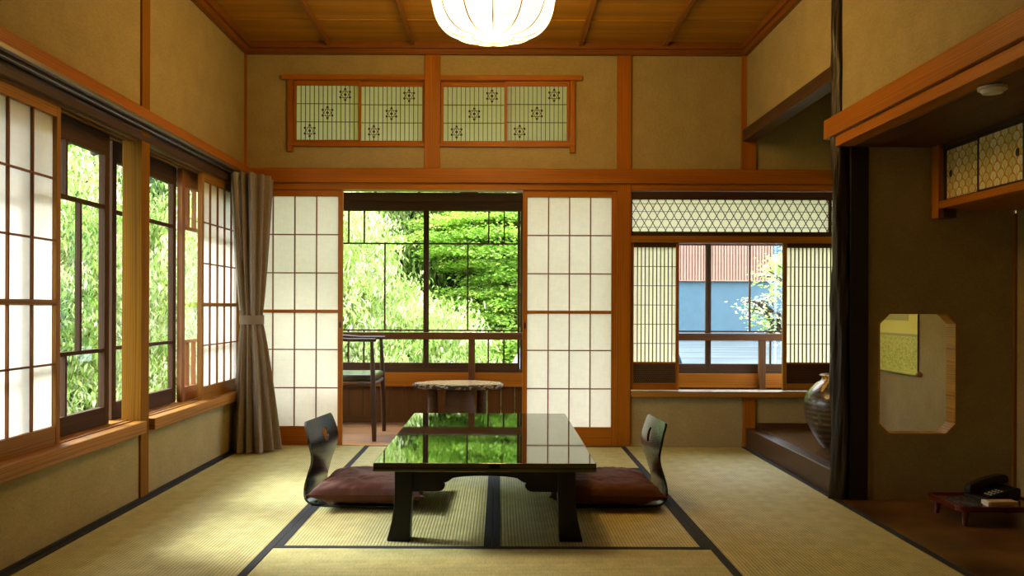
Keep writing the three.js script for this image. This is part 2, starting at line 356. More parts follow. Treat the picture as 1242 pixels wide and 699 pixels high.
// natural log post
{
  const pts = [], R = [], n = 36, hgt = CEIL;
  const rows = 90, cols = 40, pos = [], uv = [], idx = [];
  for (let i = 0; i <= rows; i++) {
    const t = i / rows, y = t * hgt;
    const cx = 0.004 * Math.sin(t * 5.3 + 0.6) + 0.003 * Math.sin(t * 13), cz = 0.006 * Math.sin(t * 4.1);
    for (let j = 0; j <= cols; j++) {
      const a = j / cols * Math.PI * 2, jj = j % cols;
      const groove = N1(jj / cols * 14, y * 5, 14, 999), g2 = N2(jj / cols * 30, y * 9, 30, 999);
      let r = 0.046 - 0.008 * t + 0.016 * (groove - 0.5) + 0.009 * (g2 - 0.5);
      if (t < 0.32) r += 0.004 * Math.cos(4 * a);
      pos.push(cx + r * Math.cos(a), y, cz + r * Math.sin(a)); uv.push(y, a * 0.045);
    }
  }
  for (let i = 0; i < rows; i++) for (let j = 0; j < cols; j++) { const k = i * (cols + 1) + j; idx.push(k, k + cols + 1, k + 1, k + 1, k + cols + 1, k + cols + 2); }
  const g = new THREE.BufferGeometry(); g.setAttribute('position', new THREE.Float32BufferAttribute(pos, 3)); g.setAttribute('uv', new THREE.Float32BufferAttribute(uv, 2)); g.setIndex(idx); g.computeVertexNormals();
  const p = part('trim_1', g, phys(lin(0.022, 0.015, 0.011), { map: woodTex, roughness: 0.36, bumpMap: woodBump, bumpScale: 0.003 }), scene, [1.742, 0, POSTZ - 0.01]);
  tag(p, 'dark gnarled natural log post at the tokonoma corner', 'post', null, 'structure');
  void pts; void R; void n;
}

// ---------------------------------------------------------------- paper screens
// local frame: x along the width from 0, y up from 0, z = 0 middle of the thickness, +z the room side
function shoji(o) {
  const { name, label, group, w, h, stile = 0.033, top = 0.045, bottom = 0.13, cols, rows, mid = -1, pos, turn = 0, frame = M.cedar, bars = M.kumiko, paper = M.paper, thick = 0.03, bw = 0.008, skirt, skirtMat } = o;
  const t = thing(name || 'shoji_screen', label, 'shoji screen', pos, turn, group);
  const T = thick / 2;
  bar(t, 'stile', frame, 0, stile, 0, h, -T, T, 0.002); bar(t, 'stile', frame, w - stile, w, 0, h, -T, T, 0.002);
  bar(t, 'top_rail', o.railMat || frame, stile, w - stile, h - top, h, -T, T, 0.002);
  bar(t, 'bottom_rail', frame, stile, w - stile, 0, bottom, -T + 0.002, T - 0.002, 0.002);
  const x0 = stile, x1 = w - stile, y1 = h - top;
  let y0 = bottom;
  if (skirt) { part('skirt_board', slab(x1 - x0, skirt, 0.012), skirtMat || frame, t, [(x0 + x1) / 2, bottom + skirt / 2, 0]); y0 += skirt; bar(t, 'skirt_rail', frame, x0, x1, y0 - 0.006, y0 + 0.006, -T + 0.003, T - 0.003); }
  const cw = (x1 - x0) / cols, rh = (y1 - y0) / rows, vb = o.vb || bw;
  for (let i = 1; i < cols; i++) part('vertical_muntin', slab(vb, y1 - y0, 0.012, 0, i % 2), bars, t, [x0 + cw * i, (y0 + y1) / 2, 0.004]);
  for (let j = 1; j < rows; j++) {
    const m = j === mid;
    part(m ? 'meeting_rail' : 'horizontal_muntin', slab(x1 - x0, m ? 0.022 : bw, m ? 0.022 : 0.011, 0, j % 2), m ? frame : bars, t, [(x0 + x1) / 2, y0 + rh * j, m ? 0.003 : 0.0035]);
  }
  const pg = new THREE.PlaneGeometry(x1 - x0 + 0.004, y1 - y0 + 0.004); const uv = pg.attributes.uv; for (let i = 0; i < uv.count; i++) uv.setXY(i, uv.getX(i) * (x1 - x0), uv.getY(i) * (y1 - y0));
  part('paper', pg, paper, t, [(x0 + x1) / 2, (y0 + y1) / 2, -0.0035]);
  if (o.pull) { const pull = part('finger_pull', new THREE.CylinderGeometry(0.012, 0.012, 0.004, 20), M.black, t, [o.pull < 0 ? stile / 2 : w - stile / 2, h * 0.47, T], [Math.PI / 2, 0, 0]); pull.scale.set(0.55, 1, 2); }
  return t;
}
const yS = 0.002, hS = KAMOI - 0.002;
shoji({ label: 'tall shoji screen beside the drawn-back curtain at the open veranda doorway', w: 0.680, h: hS, cols: 4, rows: 6, mid: 3, pos: [-1.789, yS, -0.030], pull: 1 });
shoji({ label: 'tall shoji screen standing against the tall cedar post at the open veranda doorway', w: 0.659, h: hS, cols: 4, rows: 6, mid: 3, pos: [0.160, yS, -0.030], pull: -1 });
// window screens on the left wall
shoji({ label: 'shoji window screen standing between the two window openings and the room entrance', w: 0.93, h: 1.395, cols: 5, rows: 5, mid: 2, bottom: 0.075, top: 0.05, pos: [XL - 0.045, 0.403, 3.50], turn: Math.PI / 2, frame: M.cedarLight, paper: M.paperDimmed });
shoji({ label: 'shoji window screen partly covered by the drawn-back curtain', w: 0.80, h: 1.395, cols: 5, rows: 5, mid: 2, bottom: 0.075, top: 0.05, pos: [XL - 0.045, 0.403, 0.82], turn: Math.PI / 2, frame: M.cedarLight, paper: M.paperDimmed });
// small screens of the tokonoma-side window
const perf = tex(256, 256, (u, v, c) => { const k = 24, y = v * k, x = u * k + (Math.floor(y) % 2) * 0.5; const d = Math.hypot((x % 1) - 0.5, (y % 1) - 0.5); const t = d < 0.3 ? 0.14 : 0.85 + 0.1 * N1(u * 30, v * 30, 30, 30); c[0] = c[1] = c[2] = t; }, true, 0.34, 0.34);
const perfMat = std(lin(0.11, 0.055, 0.025), { map: perf, roughness: 0.5, bumpMap: perf, bumpScale: 0.002 });
const boardMat = wood(0.07, 0.032, 0.016, 0.5);
shoji({ name: 'lattice_shoji', label: 'small finely barred shoji with perforated dark foot panel beside the cedar post', w: 0.342, h: 1.038, stile: 0.022, top: 0.03, bottom: 0.05, skirt: 0.143, skirtMat: perfMat, cols: 11, rows: 6, bw: 0.004, vb: 0.0055, pos: [0.921, 0.396, -0.028], thick: 0.024, paper: M.paperYellow, bars: M.kumikoDark, railMat: M.darkWood });
shoji({ name: 'lattice_shoji', label: 'small finely barred shoji with dark board foot behind the tokonoma jar', w: 0.62, h: 1.038, stile: 0.028, top: 0.03, bottom: 0.05, skirt: 0.143, skirtMat: boardMat, cols: 20, rows: 6, bw: 0.004, vb: 0.0055, pos: [1.995, 0.396, -0.028], thick: 0.024, paper: M.paperYellow, bars: M.kumikoDark, railMat: M.darkWood, frame: M.cedarLight });

// transom screens with snowflake stars
function star(R) {
  const gs = [], T = 0.0026;
  const stick = (x0, y0, x1, y1, w = 0.0026) => { const L = Math.hypot(x1 - x0, y1 - y0), g = new THREE.BoxGeometry(L, w, T); g.rotateZ(Math.atan2(y1 - y0, x1 - x0)); g.translate((x0 + x1) / 2, (y0 + y1) / 2, 0); gs.push(g.toNonIndexed()); };
  const P = k => [R * Math.sin(k * Math.PI / 3), R * Math.cos(k * Math.PI / 3)];
  for (let k = 0; k < 6; k++) {
    const [ax, ay] = P(k), [bx, by] = P(k + 2); stick(ax, ay, bx, by);
    const d = new THREE.CylinderGeometry(R * 0.2, R * 0.2, 0.0044, 6); d.rotateX(Math.PI / 2); d.translate(ax * 0.9, ay * 0.9, 0); gs.push(d.toNonIndexed());
  }
  const c = new THREE.CylinderGeometry(R * 0.24, R * 0.24, 0.0044, 6); c.rotateX(Math.PI / 2); gs.push(c.toNonIndexed());
  return mergeGeometries(gs);
}
const starGeo = star(0.043);
function transom(x0, x1, z, label) {
  const y0 = 2.133, y1 = 2.57, w = x1 - x0, h = y1 - y0, r = 0.018, rt = 0.033;
  const t = thing('transom_screen', label, 'transom', [x0, y0, z], 0, 'snowflake transom screens under the ceiling');
  bar(t, 'stile', M.cedar, 0, r, 0, h, -0.012, 0.012, 0.002); bar(t, 'stile', M.cedar, w - r, w, 0, h, -0.012, 0.012, 0.002);
  bar(t, 'top_rail', M.cedar, r, w - r, h - rt, h, -0.012, 0.012, 0.002); bar(t, 'bottom_rail', M.cedar, r, w - r, 0, 0.02, -0.012, 0.012, 0.002);
  const ix = w - 2 * r, iy = h - rt - 0.02, cw = ix / 14, rh = iy / 3;
  for (let i = 1; i < 14; i++) part('vertical_muntin', slab(0.0038, iy, 0.008, 0, i % 2), M.kumikoDark, t, [r + cw * i, 0.02 + iy / 2, 0.003]);
  for (let j = 1; j < 3; j++) part('horizontal_muntin', slab(ix, 0.0034, 0.008, 0, j % 2), M.kumikoDark, t, [w / 2, 0.02 + rh * j, 0.003]);
  for (const [c, ro] of [[3, 0], [7, 1], [11, 2]]) part('snowflake_star', starGeo, M.kumikoDark, t, [r + cw * c, 0.02 + rh * (ro + 0.5), 0.0085]);
  const pg = new THREE.PlaneGeometry(ix, iy); part('paper', pg, M.paperYellow, t, [w / 2, 0.02 + iy / 2, -0.002]);
}
transom(-1.458, -0.985, -0.030, 'snowflake-patterned paper transom screen nearest the curtained corner');
transom(-1.009, -0.537, -0.056, 'snowflake-patterned paper transom screen beside the short upper post, curtain side');
transom(-0.423, 0.050, -0.056, 'snowflake-patterned paper transom screen beside the short upper post, tokonoma side');
transom(0.026, 0.486, -0.030, 'snowflake-patterned paper transom screen nearest the tall cedar post');

// hexagonal lattice transom over the small screens
{
  const x0 = 0.922, x1 = ALC - 0.002, y0 = 1.482, y1 = 1.796;
  const t = thing('lattice_transom', 'long paper transom with woven hexagon lattice above the small screens', 'transom', [0, 0, -0.03]);
  bar(t, 'top_rail', M.darkWood, x0, x1, 1.742, y1, -0.014, 0.014, 0.002); bar(t, 'bottom_rail', M.darkWood, x0, x1, y0, 1.515, -0.014, 0.014, 0.002);
  bar(t, 'stile', M.darkWood, x0, x0 + 0.008, 1.515, 1.742, -0.014, 0.014); bar(t, 'stile', M.darkWood, 2.318, 2.336, 1.515, 1.742, -0.0139, 0.0139);
  const b0 = 1.515, b1 = 1.742, H = b1 - b0, s = 0.060, lean = H / Math.tan(Math.PI / 3);
  const L = Math.hypot(H, lean), gD = slab(L, 0.0042, 0.006, 0, 1);
  for (let k = -3; x0 + k * s < x1 + 0.0; k++) for (const dir of [1, -1]) {
    // clip each slanting strip to the opening
    let ax = x0 + k * s + (dir < 0 ? lean : 0), bx = x0 + k * s + (dir < 0 ? 0 : lean), ay = b0, by = b1;
    const clip = (lim, lower) => { const f = (lim - ax) / (bx - ax), out = lower ? v => v < lim : v => v > lim; if (out(ax) && out(bx)) return false; const cy = ay + f * (by - ay); if (out(ax)) { ax = lim; ay = cy; } else if (out(bx)) { bx = lim; by = cy; } return true; };
    if (!clip(x0, true) || !clip(x1, false)) continue;
    const len = Math.hypot(bx - ax, by - ay); if (len < 0.01) continue;
    const m = part('lattice_strip', Math.abs(len - L) < 1e-4 ? gD : slab(len, 0.0042, 0.006, 0, 1), M.kumikoDark, t, [(ax + bx) / 2, (ay + by) / 2, dir * 0.0012 + 0.003], [0, 0, Math.atan2(by - ay, bx - ax)]);
    void m;
  }
  for (let j = 0; j < 4; j++) bar(t, 'lattice_strip', M.kumikoDark, x0, x1, b0 + 0.030 + j * 0.0555 - 0.0017, b0 + 0.030 + j * 0.0555 + 0.0017, 0.002, 0.006);
  part('paper', new THREE.PlaneGeometry(x1 - x0, H), M.paperYellow, t, [(x0 + x1) / 2, (b0 + b1) / 2, -0.004]);
}

// ---------------------------------------------------------------- glazed sashes
let windowNumber = 0;
function sashWindow(o) {
  const { w, y0, y1, zones, pos, turn = 0, label, stile = 0.045, rail = 0.06, mat = M.sash, m = 0.012 } = o;
  const t = thing('window_' + (++windowNumber), label, 'window', pos, turn, o.group, 'structure');
  const T = 0.016;
  bar(t, 'stile', mat, 0, stile, y0, y1, -T, T, 0.002); bar(t, 'stile', mat, w - stile, w, y0, y1, -T, T, 0.002);
  bar(t, 'bottom_rail', mat, stile, w - stile, y0, y0 + rail, -T, T, 0.002); bar(t, 'top_rail', mat, stile, w - stile, y1 - (o.topRail || 0.05), y1, -T, T, 0.002);
  let y = y0 + rail;
  zones.forEach((z, k) => {
    const top = k === zones.length - 1 ? y1 - (o.topRail || 0.05) : z.y;
    const xs = [stile, ...z.bars.slice().sort((a, b) => a - b), w - stile];
    for (const b of z.bars) bar(t, 'muntin', mat, b - m / 2, b + m / 2, y, top, -0.012, 0.012);
    for (let i = 0; i + 1 < xs.length; i++) {
      const a = xs[i], b = xs[i + 1];
      part('pane', new THREE.PlaneGeometry(b - a, top - y), M.glass, t, [(a + b) / 2, (y + top) / 2, 0]);
    }
    if (k < zones.length - 1) bar(t, 'cross_muntin', mat, stile, w - stile, top - m / 2, top + m / 2, -0.0125, 0.0125);
    y = top;
  });
  return t;
}
// veranda behind the back wall
const VZ = -1.30;
{
  const S = 0.7977, first = -0.625 - 2 * S;
  const names = ['behind the armchair, at the far end', 'behind the dark armchair', 'behind the bark-edged table, maple side', 'hidden behind the shoji against the cedar post', 'behind the small barred shoji beside the cedar post', 'facing the blue house, tokonoma side'];
  for (let i = 0; i < 6; i++) {
    const right = i !== 1 && i !== 4;    // muntins mirrored in pairs
    const f = x => right ? x : S - x;
    sashWindow({
      w: (i ? S : 0.43) - 0.002, y0: 0.45, y1: 1.80, pos: [i ? first + i * S : -1.857, 0, VZ], stile: 0.022, rail: 0.055, topRail: 0.008,
      zones: i ? [{ y: 0.78, bars: [f(0.528), f(0.660)] }, { y: 1.516, bars: [f(0.352)] }, { y: 0, bars: [f(0.528), f(0.660)] }] : [{ y: 0.78, bars: [] }, { y: 1.516, bars: [] }, { y: 0, bars: [] }],
      label: 'dark-framed veranda window sash ' + names[i],
    });
  }
  const v = thing('wall_veranda', 'veranda outer wall of cedar boards, window header and transom', 'wall', [0, 0, 0], 0, null, 'structure');
  const x0 = -1.86, x1 = 2.72;
  for (let x = x0; x < x1 - 0.01; x += 0.117) bar(v, 'wainscot_board', M.wainscot, x + 0.001, Math.min(x + 0.116, x1), 0, 0.31, VZ - 0.03, VZ + 0.005 + 0.002 * ((x * 50 | 0) % 2), 0.002);
  bar(v, 'base_rail', M.wainscot, x0, x1, 0, 0.05, VZ, VZ + 0.02, 0.002);
  bar(v, 'sill_beam', M.cedar, x0, x1, 0.305, 0.424, VZ - 0.05, VZ + 0.05, 0.004);
  bar(v, 'window_track', M.sash, x0, x1, 0.42, 0.452, VZ - 0.03, VZ + 0.03);
  bar(v, 'header', M.sash, x0, x1, 1.795, 1.87, VZ - 0.05, VZ + 0.03, 0.003); bar(v, 'header', M.sash, x0, x1, 1.87, 1.945, VZ - 0.05, VZ + 0.04, 0.003);
  bar(v, 'top_header', M.sash, x0, x1, 2.70, 2.80, VZ - 0.05, VZ + 0.03);
  for (const [a, b] of [[-1.07, -1.05], [-0.70, -0.68], [-0.34, -0.19], [0.9, 0.92], [1.3, 1.32], [1.95, 2.1]]) bar(v, 'transom_post', M.sash, a, b, 1.94, 2.71, VZ - 0.04, VZ + 0.02);
  part('transom_pane', new THREE.PlaneGeometry(x1 - x0, 0.77), M.glass, v, [(x0 + x1) / 2, 2.32, VZ]);
  // guard rail just inside the glass
  bar(v, 'handrail', M.wainscot, x0, x1, 0.705, 0.765, VZ + 0.045, VZ + 0.10, 0.006);
  for (const x of [-0.235 - 2.44, -0.235, -0.235 + 2.44].filter(q => q > x0)) bar(v, 'rail_post', M.wainscot, x - 0.027, x + 0.027, 0.30, 0.71, VZ + 0.05, VZ + 0.095, 0.003);
  // floor boards, ceiling, ends
  const fl = thing('floor', 'narrow polished plank floor of the veranda', 'floor', [0, 0, 0], 0, null, 'structure');
  for (let k = 0; k < 12; k++) bar(fl, 'floor_plank', M.engawaFloor, x0, x1, -0.05, 0, -0.121 - (k + 1) * 0.0985 + 0.0008, -0.121 - k * 0.0985 - 0.0008, 0.002);
  const ce = thing('ceiling', 'dark board ceiling of the veranda', 'ceiling', [0, 0, 0], 0, null, 'structure');
  bar(ce, 'ceiling_board', M.ceilBoard, x0, x1, 2.72, 2.75, VZ - 0.05, -0.09);
  const en = thing('wall_veranda_end', 'plaster end walls of the veranda', 'wall', [0, 0, 0], 0, null, 'structure');
  bar(en, 'plaster_panel', M.plaster, x0 - 0.03, x0, 0, 0.45, VZ - 0.05, -0.1);
  bar(en, 'plaster_panel', M.plaster, x0 - 0.03, x0, 1.80, 2.8, VZ - 0.05, -0.1);
  sashWindow({ w: 1.17, y0: 0.45, y1: 1.80, pos: [x0 - 0.015, 0, -0.11], turn: Math.PI / 2, stile: 0.03, rail: 0.055, topRail: 0.03, zones: [{ y: 0.78, bars: [0.585] }, { y: 1.516, bars: [0.585] }, { y: 0, bars: [0.585] }], label: 'dark-framed window added for light at the short end of the veranda beside the armchair' });  // end sash added to let more daylight into the veranda
  bar(en, 'plaster_panel', M.plaster, x1, x1 + 0.05, 0, 0.45, VZ - 0.05, -0.09);
  bar(en, 'plaster_panel', M.plaster, x1, x1 + 0.05, 1.80, 2.8, VZ - 0.05, -0.09);
  sashWindow({ w: 1.17, y0: 0.45, y1: 1.80, pos: [x1 + 0.015, 0, -0.11], turn: Math.PI / 2, stile: 0.03, rail: 0.055, topRail: 0.03, zones: [{ y: 0.78, bars: [0.585] }, { y: 1.516, bars: [0.585] }, { y: 0, bars: [0.585] }], label: 'dark-framed window added for light at the tokonoma end of the veranda' });  // unseen end sash, added to bring more light to the tokonoma
}
// left window sashes (outer track)
{
  const Z = (y, b) => ({ y, bars: b });
  const mk = (z1, w, dx, label, flip, extra = [], mat = M.sash) => {
    const f = x => flip ? w - x : x;
    sashWindow({ w, y0: 0.402, y1: 1.80, pos: [XL + dx, 0, z1], turn: Math.PI / 2, mat, stile: 0.05, rail: 0.085, topRail: 0.10, m: 0.018, zones: [Z(0.76, [f(0.45), ...extra.map(f)]), Z(1.45, [f(0.585)]), Z(0, [f(0.45), ...extra.map(f)])], label });
  };
  mk(2.80, 0.87, -0.125, 'dark-framed window sash in the opening next to the shoji and the cedar post', false);
  mk(1.80, 0.88, -0.168, 'dark-framed window sash just past the cedar window post', true);
  mk(0.94, 0.90, -0.125, 'brown-framed window sash with slim bars beside the curtain-side shoji', false, [0.13, 0.245], M.kumiko);
  mk(3.60, 0.85, -0.168, 'dark-framed window sash behind the shoji by the room entrance', true);
}
// eave outside the left windows
{
  const e = thing('eave', 'dark timber eave with rafters outside the window wall', 'eave', [0, 0, 0], 0, null, 'structure');
  const g = slab(0.72, 0.025, 6.2); part('eave_board', g, M.darkWood, e, [XL - 0.44, 2.06, 1.4], [0, 0, 0.22]);
  for (let z = -1.5; z < 4.4; z += 0.36) part('rafter', slab(0.68, 0.05, 0.045), M.darkWood, e, [XL - 0.45, 2.02, z], [0, 0, 0.22]);
}

// ---------------------------------------------------------------- low lacquer table
const TX = -0.059, TZ0 = 0.90, TZ1 = 2.633, TY = 0.337;
{
  const t = thing('low_table', 'low black lacquer table with mirror-bright top between two legless chairs', 'table', [TX, 0, (TZ0 + TZ1) / 2]);
  const W = 0.91, L = TZ1 - TZ0;
  part('table_top', slab(W, 0.036, L, 0.004), M.lacquerTop, t, [0, TY - 0.018, 0]);
  // legs: sabre profile in x, extruded along z
  const legShape = s => {
    const p = new THREE.Shape();
    p.moveTo(s * 0.372, 0.302); p.lineTo(s * 0.372, 0.20); p.bezierCurveTo(s * 0.374, 0.12, s * 0.385, 0.07, s * 0.402, 0.012); p.quadraticCurveTo(s * 0.405, 0, s * 0.396, 0);
    p.lineTo(s * 0.318, 0); p.quadraticCurveTo(s * 0.311, 0, s * 0.312, 0.012); p.bezierCurveTo(s * 0.312, 0.08, s * 0.307, 0.14, s * 0.305, 0.20); p.lineTo(s * 0.305, 0.302); p.closePath();
    return p;
  };
  for (const sz of [-1, 1]) for (const s of [-1, 1]) {
    const g = metreUV(new THREE.ExtrudeGeometry(legShape(s), { depth: 0.07, bevelEnabled: true, bevelSize: 0.003, bevelThickness: 0.003, bevelSegments: 2, curveSegments: 12 }), 1);
    part('leg', g, M.lacquerSatin, t, [0, 0, sz * (L / 2 - 0.105) - 0.035]);
  }
  // arched aprons at both ends and along both sides
  const arch = (half, drop) => {
    const p = new THREE.Shape(); const c = half - 0.13;
    p.moveTo(-half, 0.302); p.lineTo(half, 0.302); p.lineTo(half, drop); p.lineTo(c + 0.03, drop);
    p.bezierCurveTo(c - 0.01, drop, c - 0.015, drop + 0.03, c + 0.004, drop + 0.038); p.bezierCurveTo(c - 0.02, drop + 0.036, c - 0.03, drop + 0.05, c - 0.04, drop + 0.056);
    p.bezierCurveTo(c * 0.5, 0.275, -c * 0.5, 0.275, -c + 0.04, drop + 0.056);
    p.bezierCurveTo(-c + 0.03, drop + 0.05, -c + 0.02, drop + 0.036, -c - 0.004, drop + 0.038); p.bezierCurveTo(-c + 0.015, drop + 0.03, -c + 0.01, drop, -c - 0.03, drop);
    p.lineTo(-half, drop); p.closePath(); return p;
  };
  const ge = new THREE.ExtrudeGeometry(arch(0.306, 0.205), { depth: 0.022, bevelEnabled: true, bevelSize: 0.002, bevelThickness: 0.002, bevelSegments: 1, curveSegments: 16 });
  for (const sz of [-1, 1]) part('end_apron', ge, M.lacquerSatin, t, [0, 0, sz * (L / 2 - 0.10) - 0.011]);
  const gs = new THREE.ExtrudeGeometry(arch(L / 2 - 0.14, 0.205), { depth: 0.022, bevelEnabled: true, bevelSize: 0.002, bevelThickness: 0.002, bevelSegments: 1, curveSegments: 16 });
  for (const s of [-1, 1]) part('side_apron', gs, M.lacquerSatin, t, [s * 0.335 - 0.011, 0, 0], [0, Math.PI / 2, 0]);
  // ExtrudeGeometry along x after the turn: depth runs +x
}

// ---------------------------------------------------------------- legless chairs
// a bent sheet: rows along the profile, columns across; a slot is cut out of the back
function bentSheet(profile, widthAt, thick, hole) {
  const curve = new THREE.CatmullRomCurve3(profile.map(([x, y]) => new THREE.Vector3(x, y, 0)), false, 'centripetal');
  const NS = 110, NW = 36, pts = curve.getSpacedPoints(NS), len = curve.getLength();
  const q = [];
  for (let i = 0; i <= NS; i++) for (let j = 0; j <= NW; j++) q.push({ s: i / NS * len, w: (j / NW - 0.5) * 2 });
  const keep = [], sOf = i => i / NS * len;
  const inside = (s, w) => hole && ((s - hole.s) / hole.a) ** 2 + ((w * widthAt(hole.s / len) / 2) / hole.b) ** 2 < 1;
  for (let i = 0; i < NS; i++) for (let j = 0; j < NW; j++) { const s = (sOf(i) + sOf(i + 1)) / 2, w = ((j + 0.5) / NW - 0.5) * 2; keep.push(!inside(s, w)); }
  const at = (s, w) => {
    const f = Math.min(Math.max(s / len, 0), 1) * NS, i = Math.min(Math.floor(f), NS - 1), k = f - i;
    const p = pts[i].clone().lerp(pts[i + 1], k), tan = pts[Math.min(i + 1, NS)].clone().sub(pts[Math.max(i - 1, 0)]).normalize();
    return { p, n: new THREE.Vector3(-tan.y, tan.x, 0) };
  };
  const isK = (i, j) => i >= 0 && j >= 0 && i < NS && j < NW && keep[i * NW + j];
  // snap the rim of the hole to its ellipse
  if (hole) for (let i = 0; i <= NS; i++) for (let j = 0; j <= NW; j++) {
    const a = [isK(i - 1, j - 1), isK(i - 1, j), isK(i, j - 1), isK(i, j)];
    const border = i > 0 && j > 0 && i < NS && j < NW && a.some(x => x) && a.some(x => !x);
    if (border) { const v = q[i * (NW + 1) + j], hw = widthAt(hole.s / len) / 2; const dx = v.s - hole.s, dy = v.w * hw, r = Math.hypot(dx / hole.a, dy / hole.b); v.s = hole.s + dx / r; v.w = dy / r / hw; }
  }
  const pos = [], idx = [], K = (NS + 1) * (NW + 1);
  for (const side of [0.5, -0.5]) for (const v of q) {
    const { p, n } = at(v.s, v.w), t = v.s / len, end = Math.min(1, Math.max(0, (1 - t) / 0.04));
    const rnd2 = 1 - 0.10 * (1 - Math.sqrt(1 - (1 - end) ** 2));
    const W = widthAt(t) / 2 * rnd2, dish = 0.012 * (1 - v.w * v.w) * Math.max(0, Math.min(1, (t - 0.55) / 0.2));
    const o = p.clone().addScaledVector(n, side * thick - dish);
    pos.push(o.x, o.y, v.w * W);
  }
  for (let i = 0; i < NS; i++) for (let j = 0; j < NW; j++) if (isK(i, j)) {
    const a = i * (NW + 1) + j, b = a + NW + 1;
    idx.push(a, b, a + 1, a + 1, b, b + 1, a + K, a + 1 + K, b + K, a + 1 + K, b + 1 + K, b + K);
    const rim = (u, v) => idx.push(u, v, u + K, v, v + K, u + K);
    if (!isK(i - 1, j)) rim(a, a + 1); if (!isK(i + 1, j)) rim(b + 1, b); if (!isK(i, j - 1)) rim(b, a); if (!isK(i, j + 1)) rim(a + 1, b + 1);
  }
  const g = new THREE.BufferGeometry(); g.setAttribute('position', new THREE.Float32BufferAttribute(pos, 3)); g.setIndex(idx);
  const n = g.toNonIndexed(); n.computeVertexNormals();
  // smooth the sheet, keep its rim sharp
  const P = n.attributes.position, Nn = n.attributes.normal, acc = new Map(), key = i => [P.getX(i), P.getY(i), P.getZ(i)].map(v => v.toFixed(5)).join();
  const nv = new THREE.Vector3(), lists = [];
  for (let i = 0; i < P.count; i++) { const k = key(i); if (!acc.has(k)) acc.set(k, []); acc.get(k).push(i); lists.push(k); }
  const out = new Float32Array(P.count * 3);
  for (let i = 0; i < P.count; i++) { const me = new THREE.Vector3().fromBufferAttribute(Nn, i), s = new THREE.Vector3(); for (const j of acc.get(lists[i])) { nv.fromBufferAttribute(Nn, j); if (nv.dot(me) > 0.6) s.add(nv); } s.normalize(); out.set([s.x, s.y, s.z], i * 3); }
  n.setAttribute('normal', new THREE.BufferAttribute(out, 3));
  const uv = new Float32Array(P.count * 2); for (let i = 0; i < P.count; i++) { uv[i * 2] = P.getY(i) + P.getX(i); uv[i * 2 + 1] = P.getZ(i); } n.setAttribute('uv', new THREE.BufferAttribute(uv, 2));
  return n;
}
const zaisuProfile = [[0.50, 0.011], [0.40, 0.009], [0.25, 0.008], [0.10, 0.008], [0.045, 0.012], [0.012, 0.034], [0.003, 0.077], [0.018, 0.145], [0.040, 0.217], [0.047, 0.265], [0.036, 0.338], [0.012, 0.412]];
const zaisuW = t => { const k = [[0, 0.40], [0.3, 0.41], [0.52, 0.38], [0.62, 0.33], [0.73, 0.32], [0.88, 0.435], [1, 0.405]]; for (let i = 0; i + 1 < k.length; i++) if (t <= k[i + 1][0]) { const f = (t - k[i][0]) / (k[i + 1][0] - k[i][0]), s = f * f * (3 - 2 * f); return k[i][1] * (1 - s) + k[i + 1][1] * s; } return 0.405; };
const zaisuGeo = bentSheet(zaisuProfile, zaisuW, 0.011, { s: 0.797, a: 0.036, b: 0.040 });
function cushionGeo() {
  const n = 48, a = 0.275, b = 0.285, H = 0.062, pos = [], idx = [], uv = [];
  for (const side of [1, -1]) for (let i = 0; i <= n; i++) for (let j = 0; j <= n; j++) {
    const u = i / n * 2 - 1, v = j / n * 2 - 1;
    const x = a * u * (1 - 0.075 * (1 - v * v)), z = b * v * (1 - 0.075 * (1 - u * u));
    const e = Math.pow(Math.max(0, (1 - u ** 4) * (1 - v ** 4)), 0.48);
    const edge = Math.min(1, 4 * Math.max(u * u, v * v) * e);
    const wr = 0.011 * edge * (N1((u + 1) * 11, (v + 1) * 11, 99, 99) - 0.5) + 0.004 * (N2((u + 1) * 3, (v + 1) * 3, 99, 99) - 0.5) * e;
    pos.push(x, side * H * e + wr + (side < 0 ? 0.022 * (1 - e) * 0 : 0), z); uv.push(x, z);
  }
  const K = (n + 1) * (n + 1);
  for (let i = 0; i < n; i++) for (let j = 0; j < n; j++) { const k = i * (n + 1) + j; idx.push(k, k + 1, k + n + 1, k + 1, k + n + 2, k + n + 1); idx.push(K + k, K + k + n + 1, K + k + 1, K + k + 1, K + k + n + 1, K + k + n + 2); }
  const g = new THREE.BufferGeometry(); g.setAttribute('position', new THREE.Float32BufferAttribute(pos, 3)); g.setAttribute('uv', new THREE.Float32BufferAttribute(uv, 2)); g.setIndex(idx); g.computeVertexNormals(); return g;
}
const cushG = cushionGeo();
function tassel(parent, x, z) { part('corner_tassel', new THREE.ConeGeometry(0.006, 0.022, 8), M.cushion, parent, [x, 0, z], [0, Math.atan2(-z, x), -Math.PI / 2]); }
for (const s of [-1, 1]) {
  const c = part('legless_chair', zaisuGeo, M.lacquer, scene, [TX + s * 0.876, 0, 1.725], [0, s < 0 ? -0.13 : Math.PI + 0.05, 0]);
  tag(c, s < 0 ? 'black lacquer legless chair with oval slot, on the window side of the low table' : 'black lacquer legless chair with oval slot, on the tokonoma side of the low table', 'chair', 'legless chairs at the low table');
  const z = thing('floor_cushion', s < 0 ? 'brown floor cushion on the window-side legless chair' : 'brown floor cushion on the tokonoma-side legless chair', 'cushion', [TX + s * 0.565, 0.082, 1.78], s * 0.03, 'brown floor cushions');
  part('cushion_body', cushG, M.cushion, z);
  for (const [a, b] of [[1, 1], [1, -1], [-1, 1], [-1, -1]]) tassel(z, a * 0.276, b * 0.286);
}

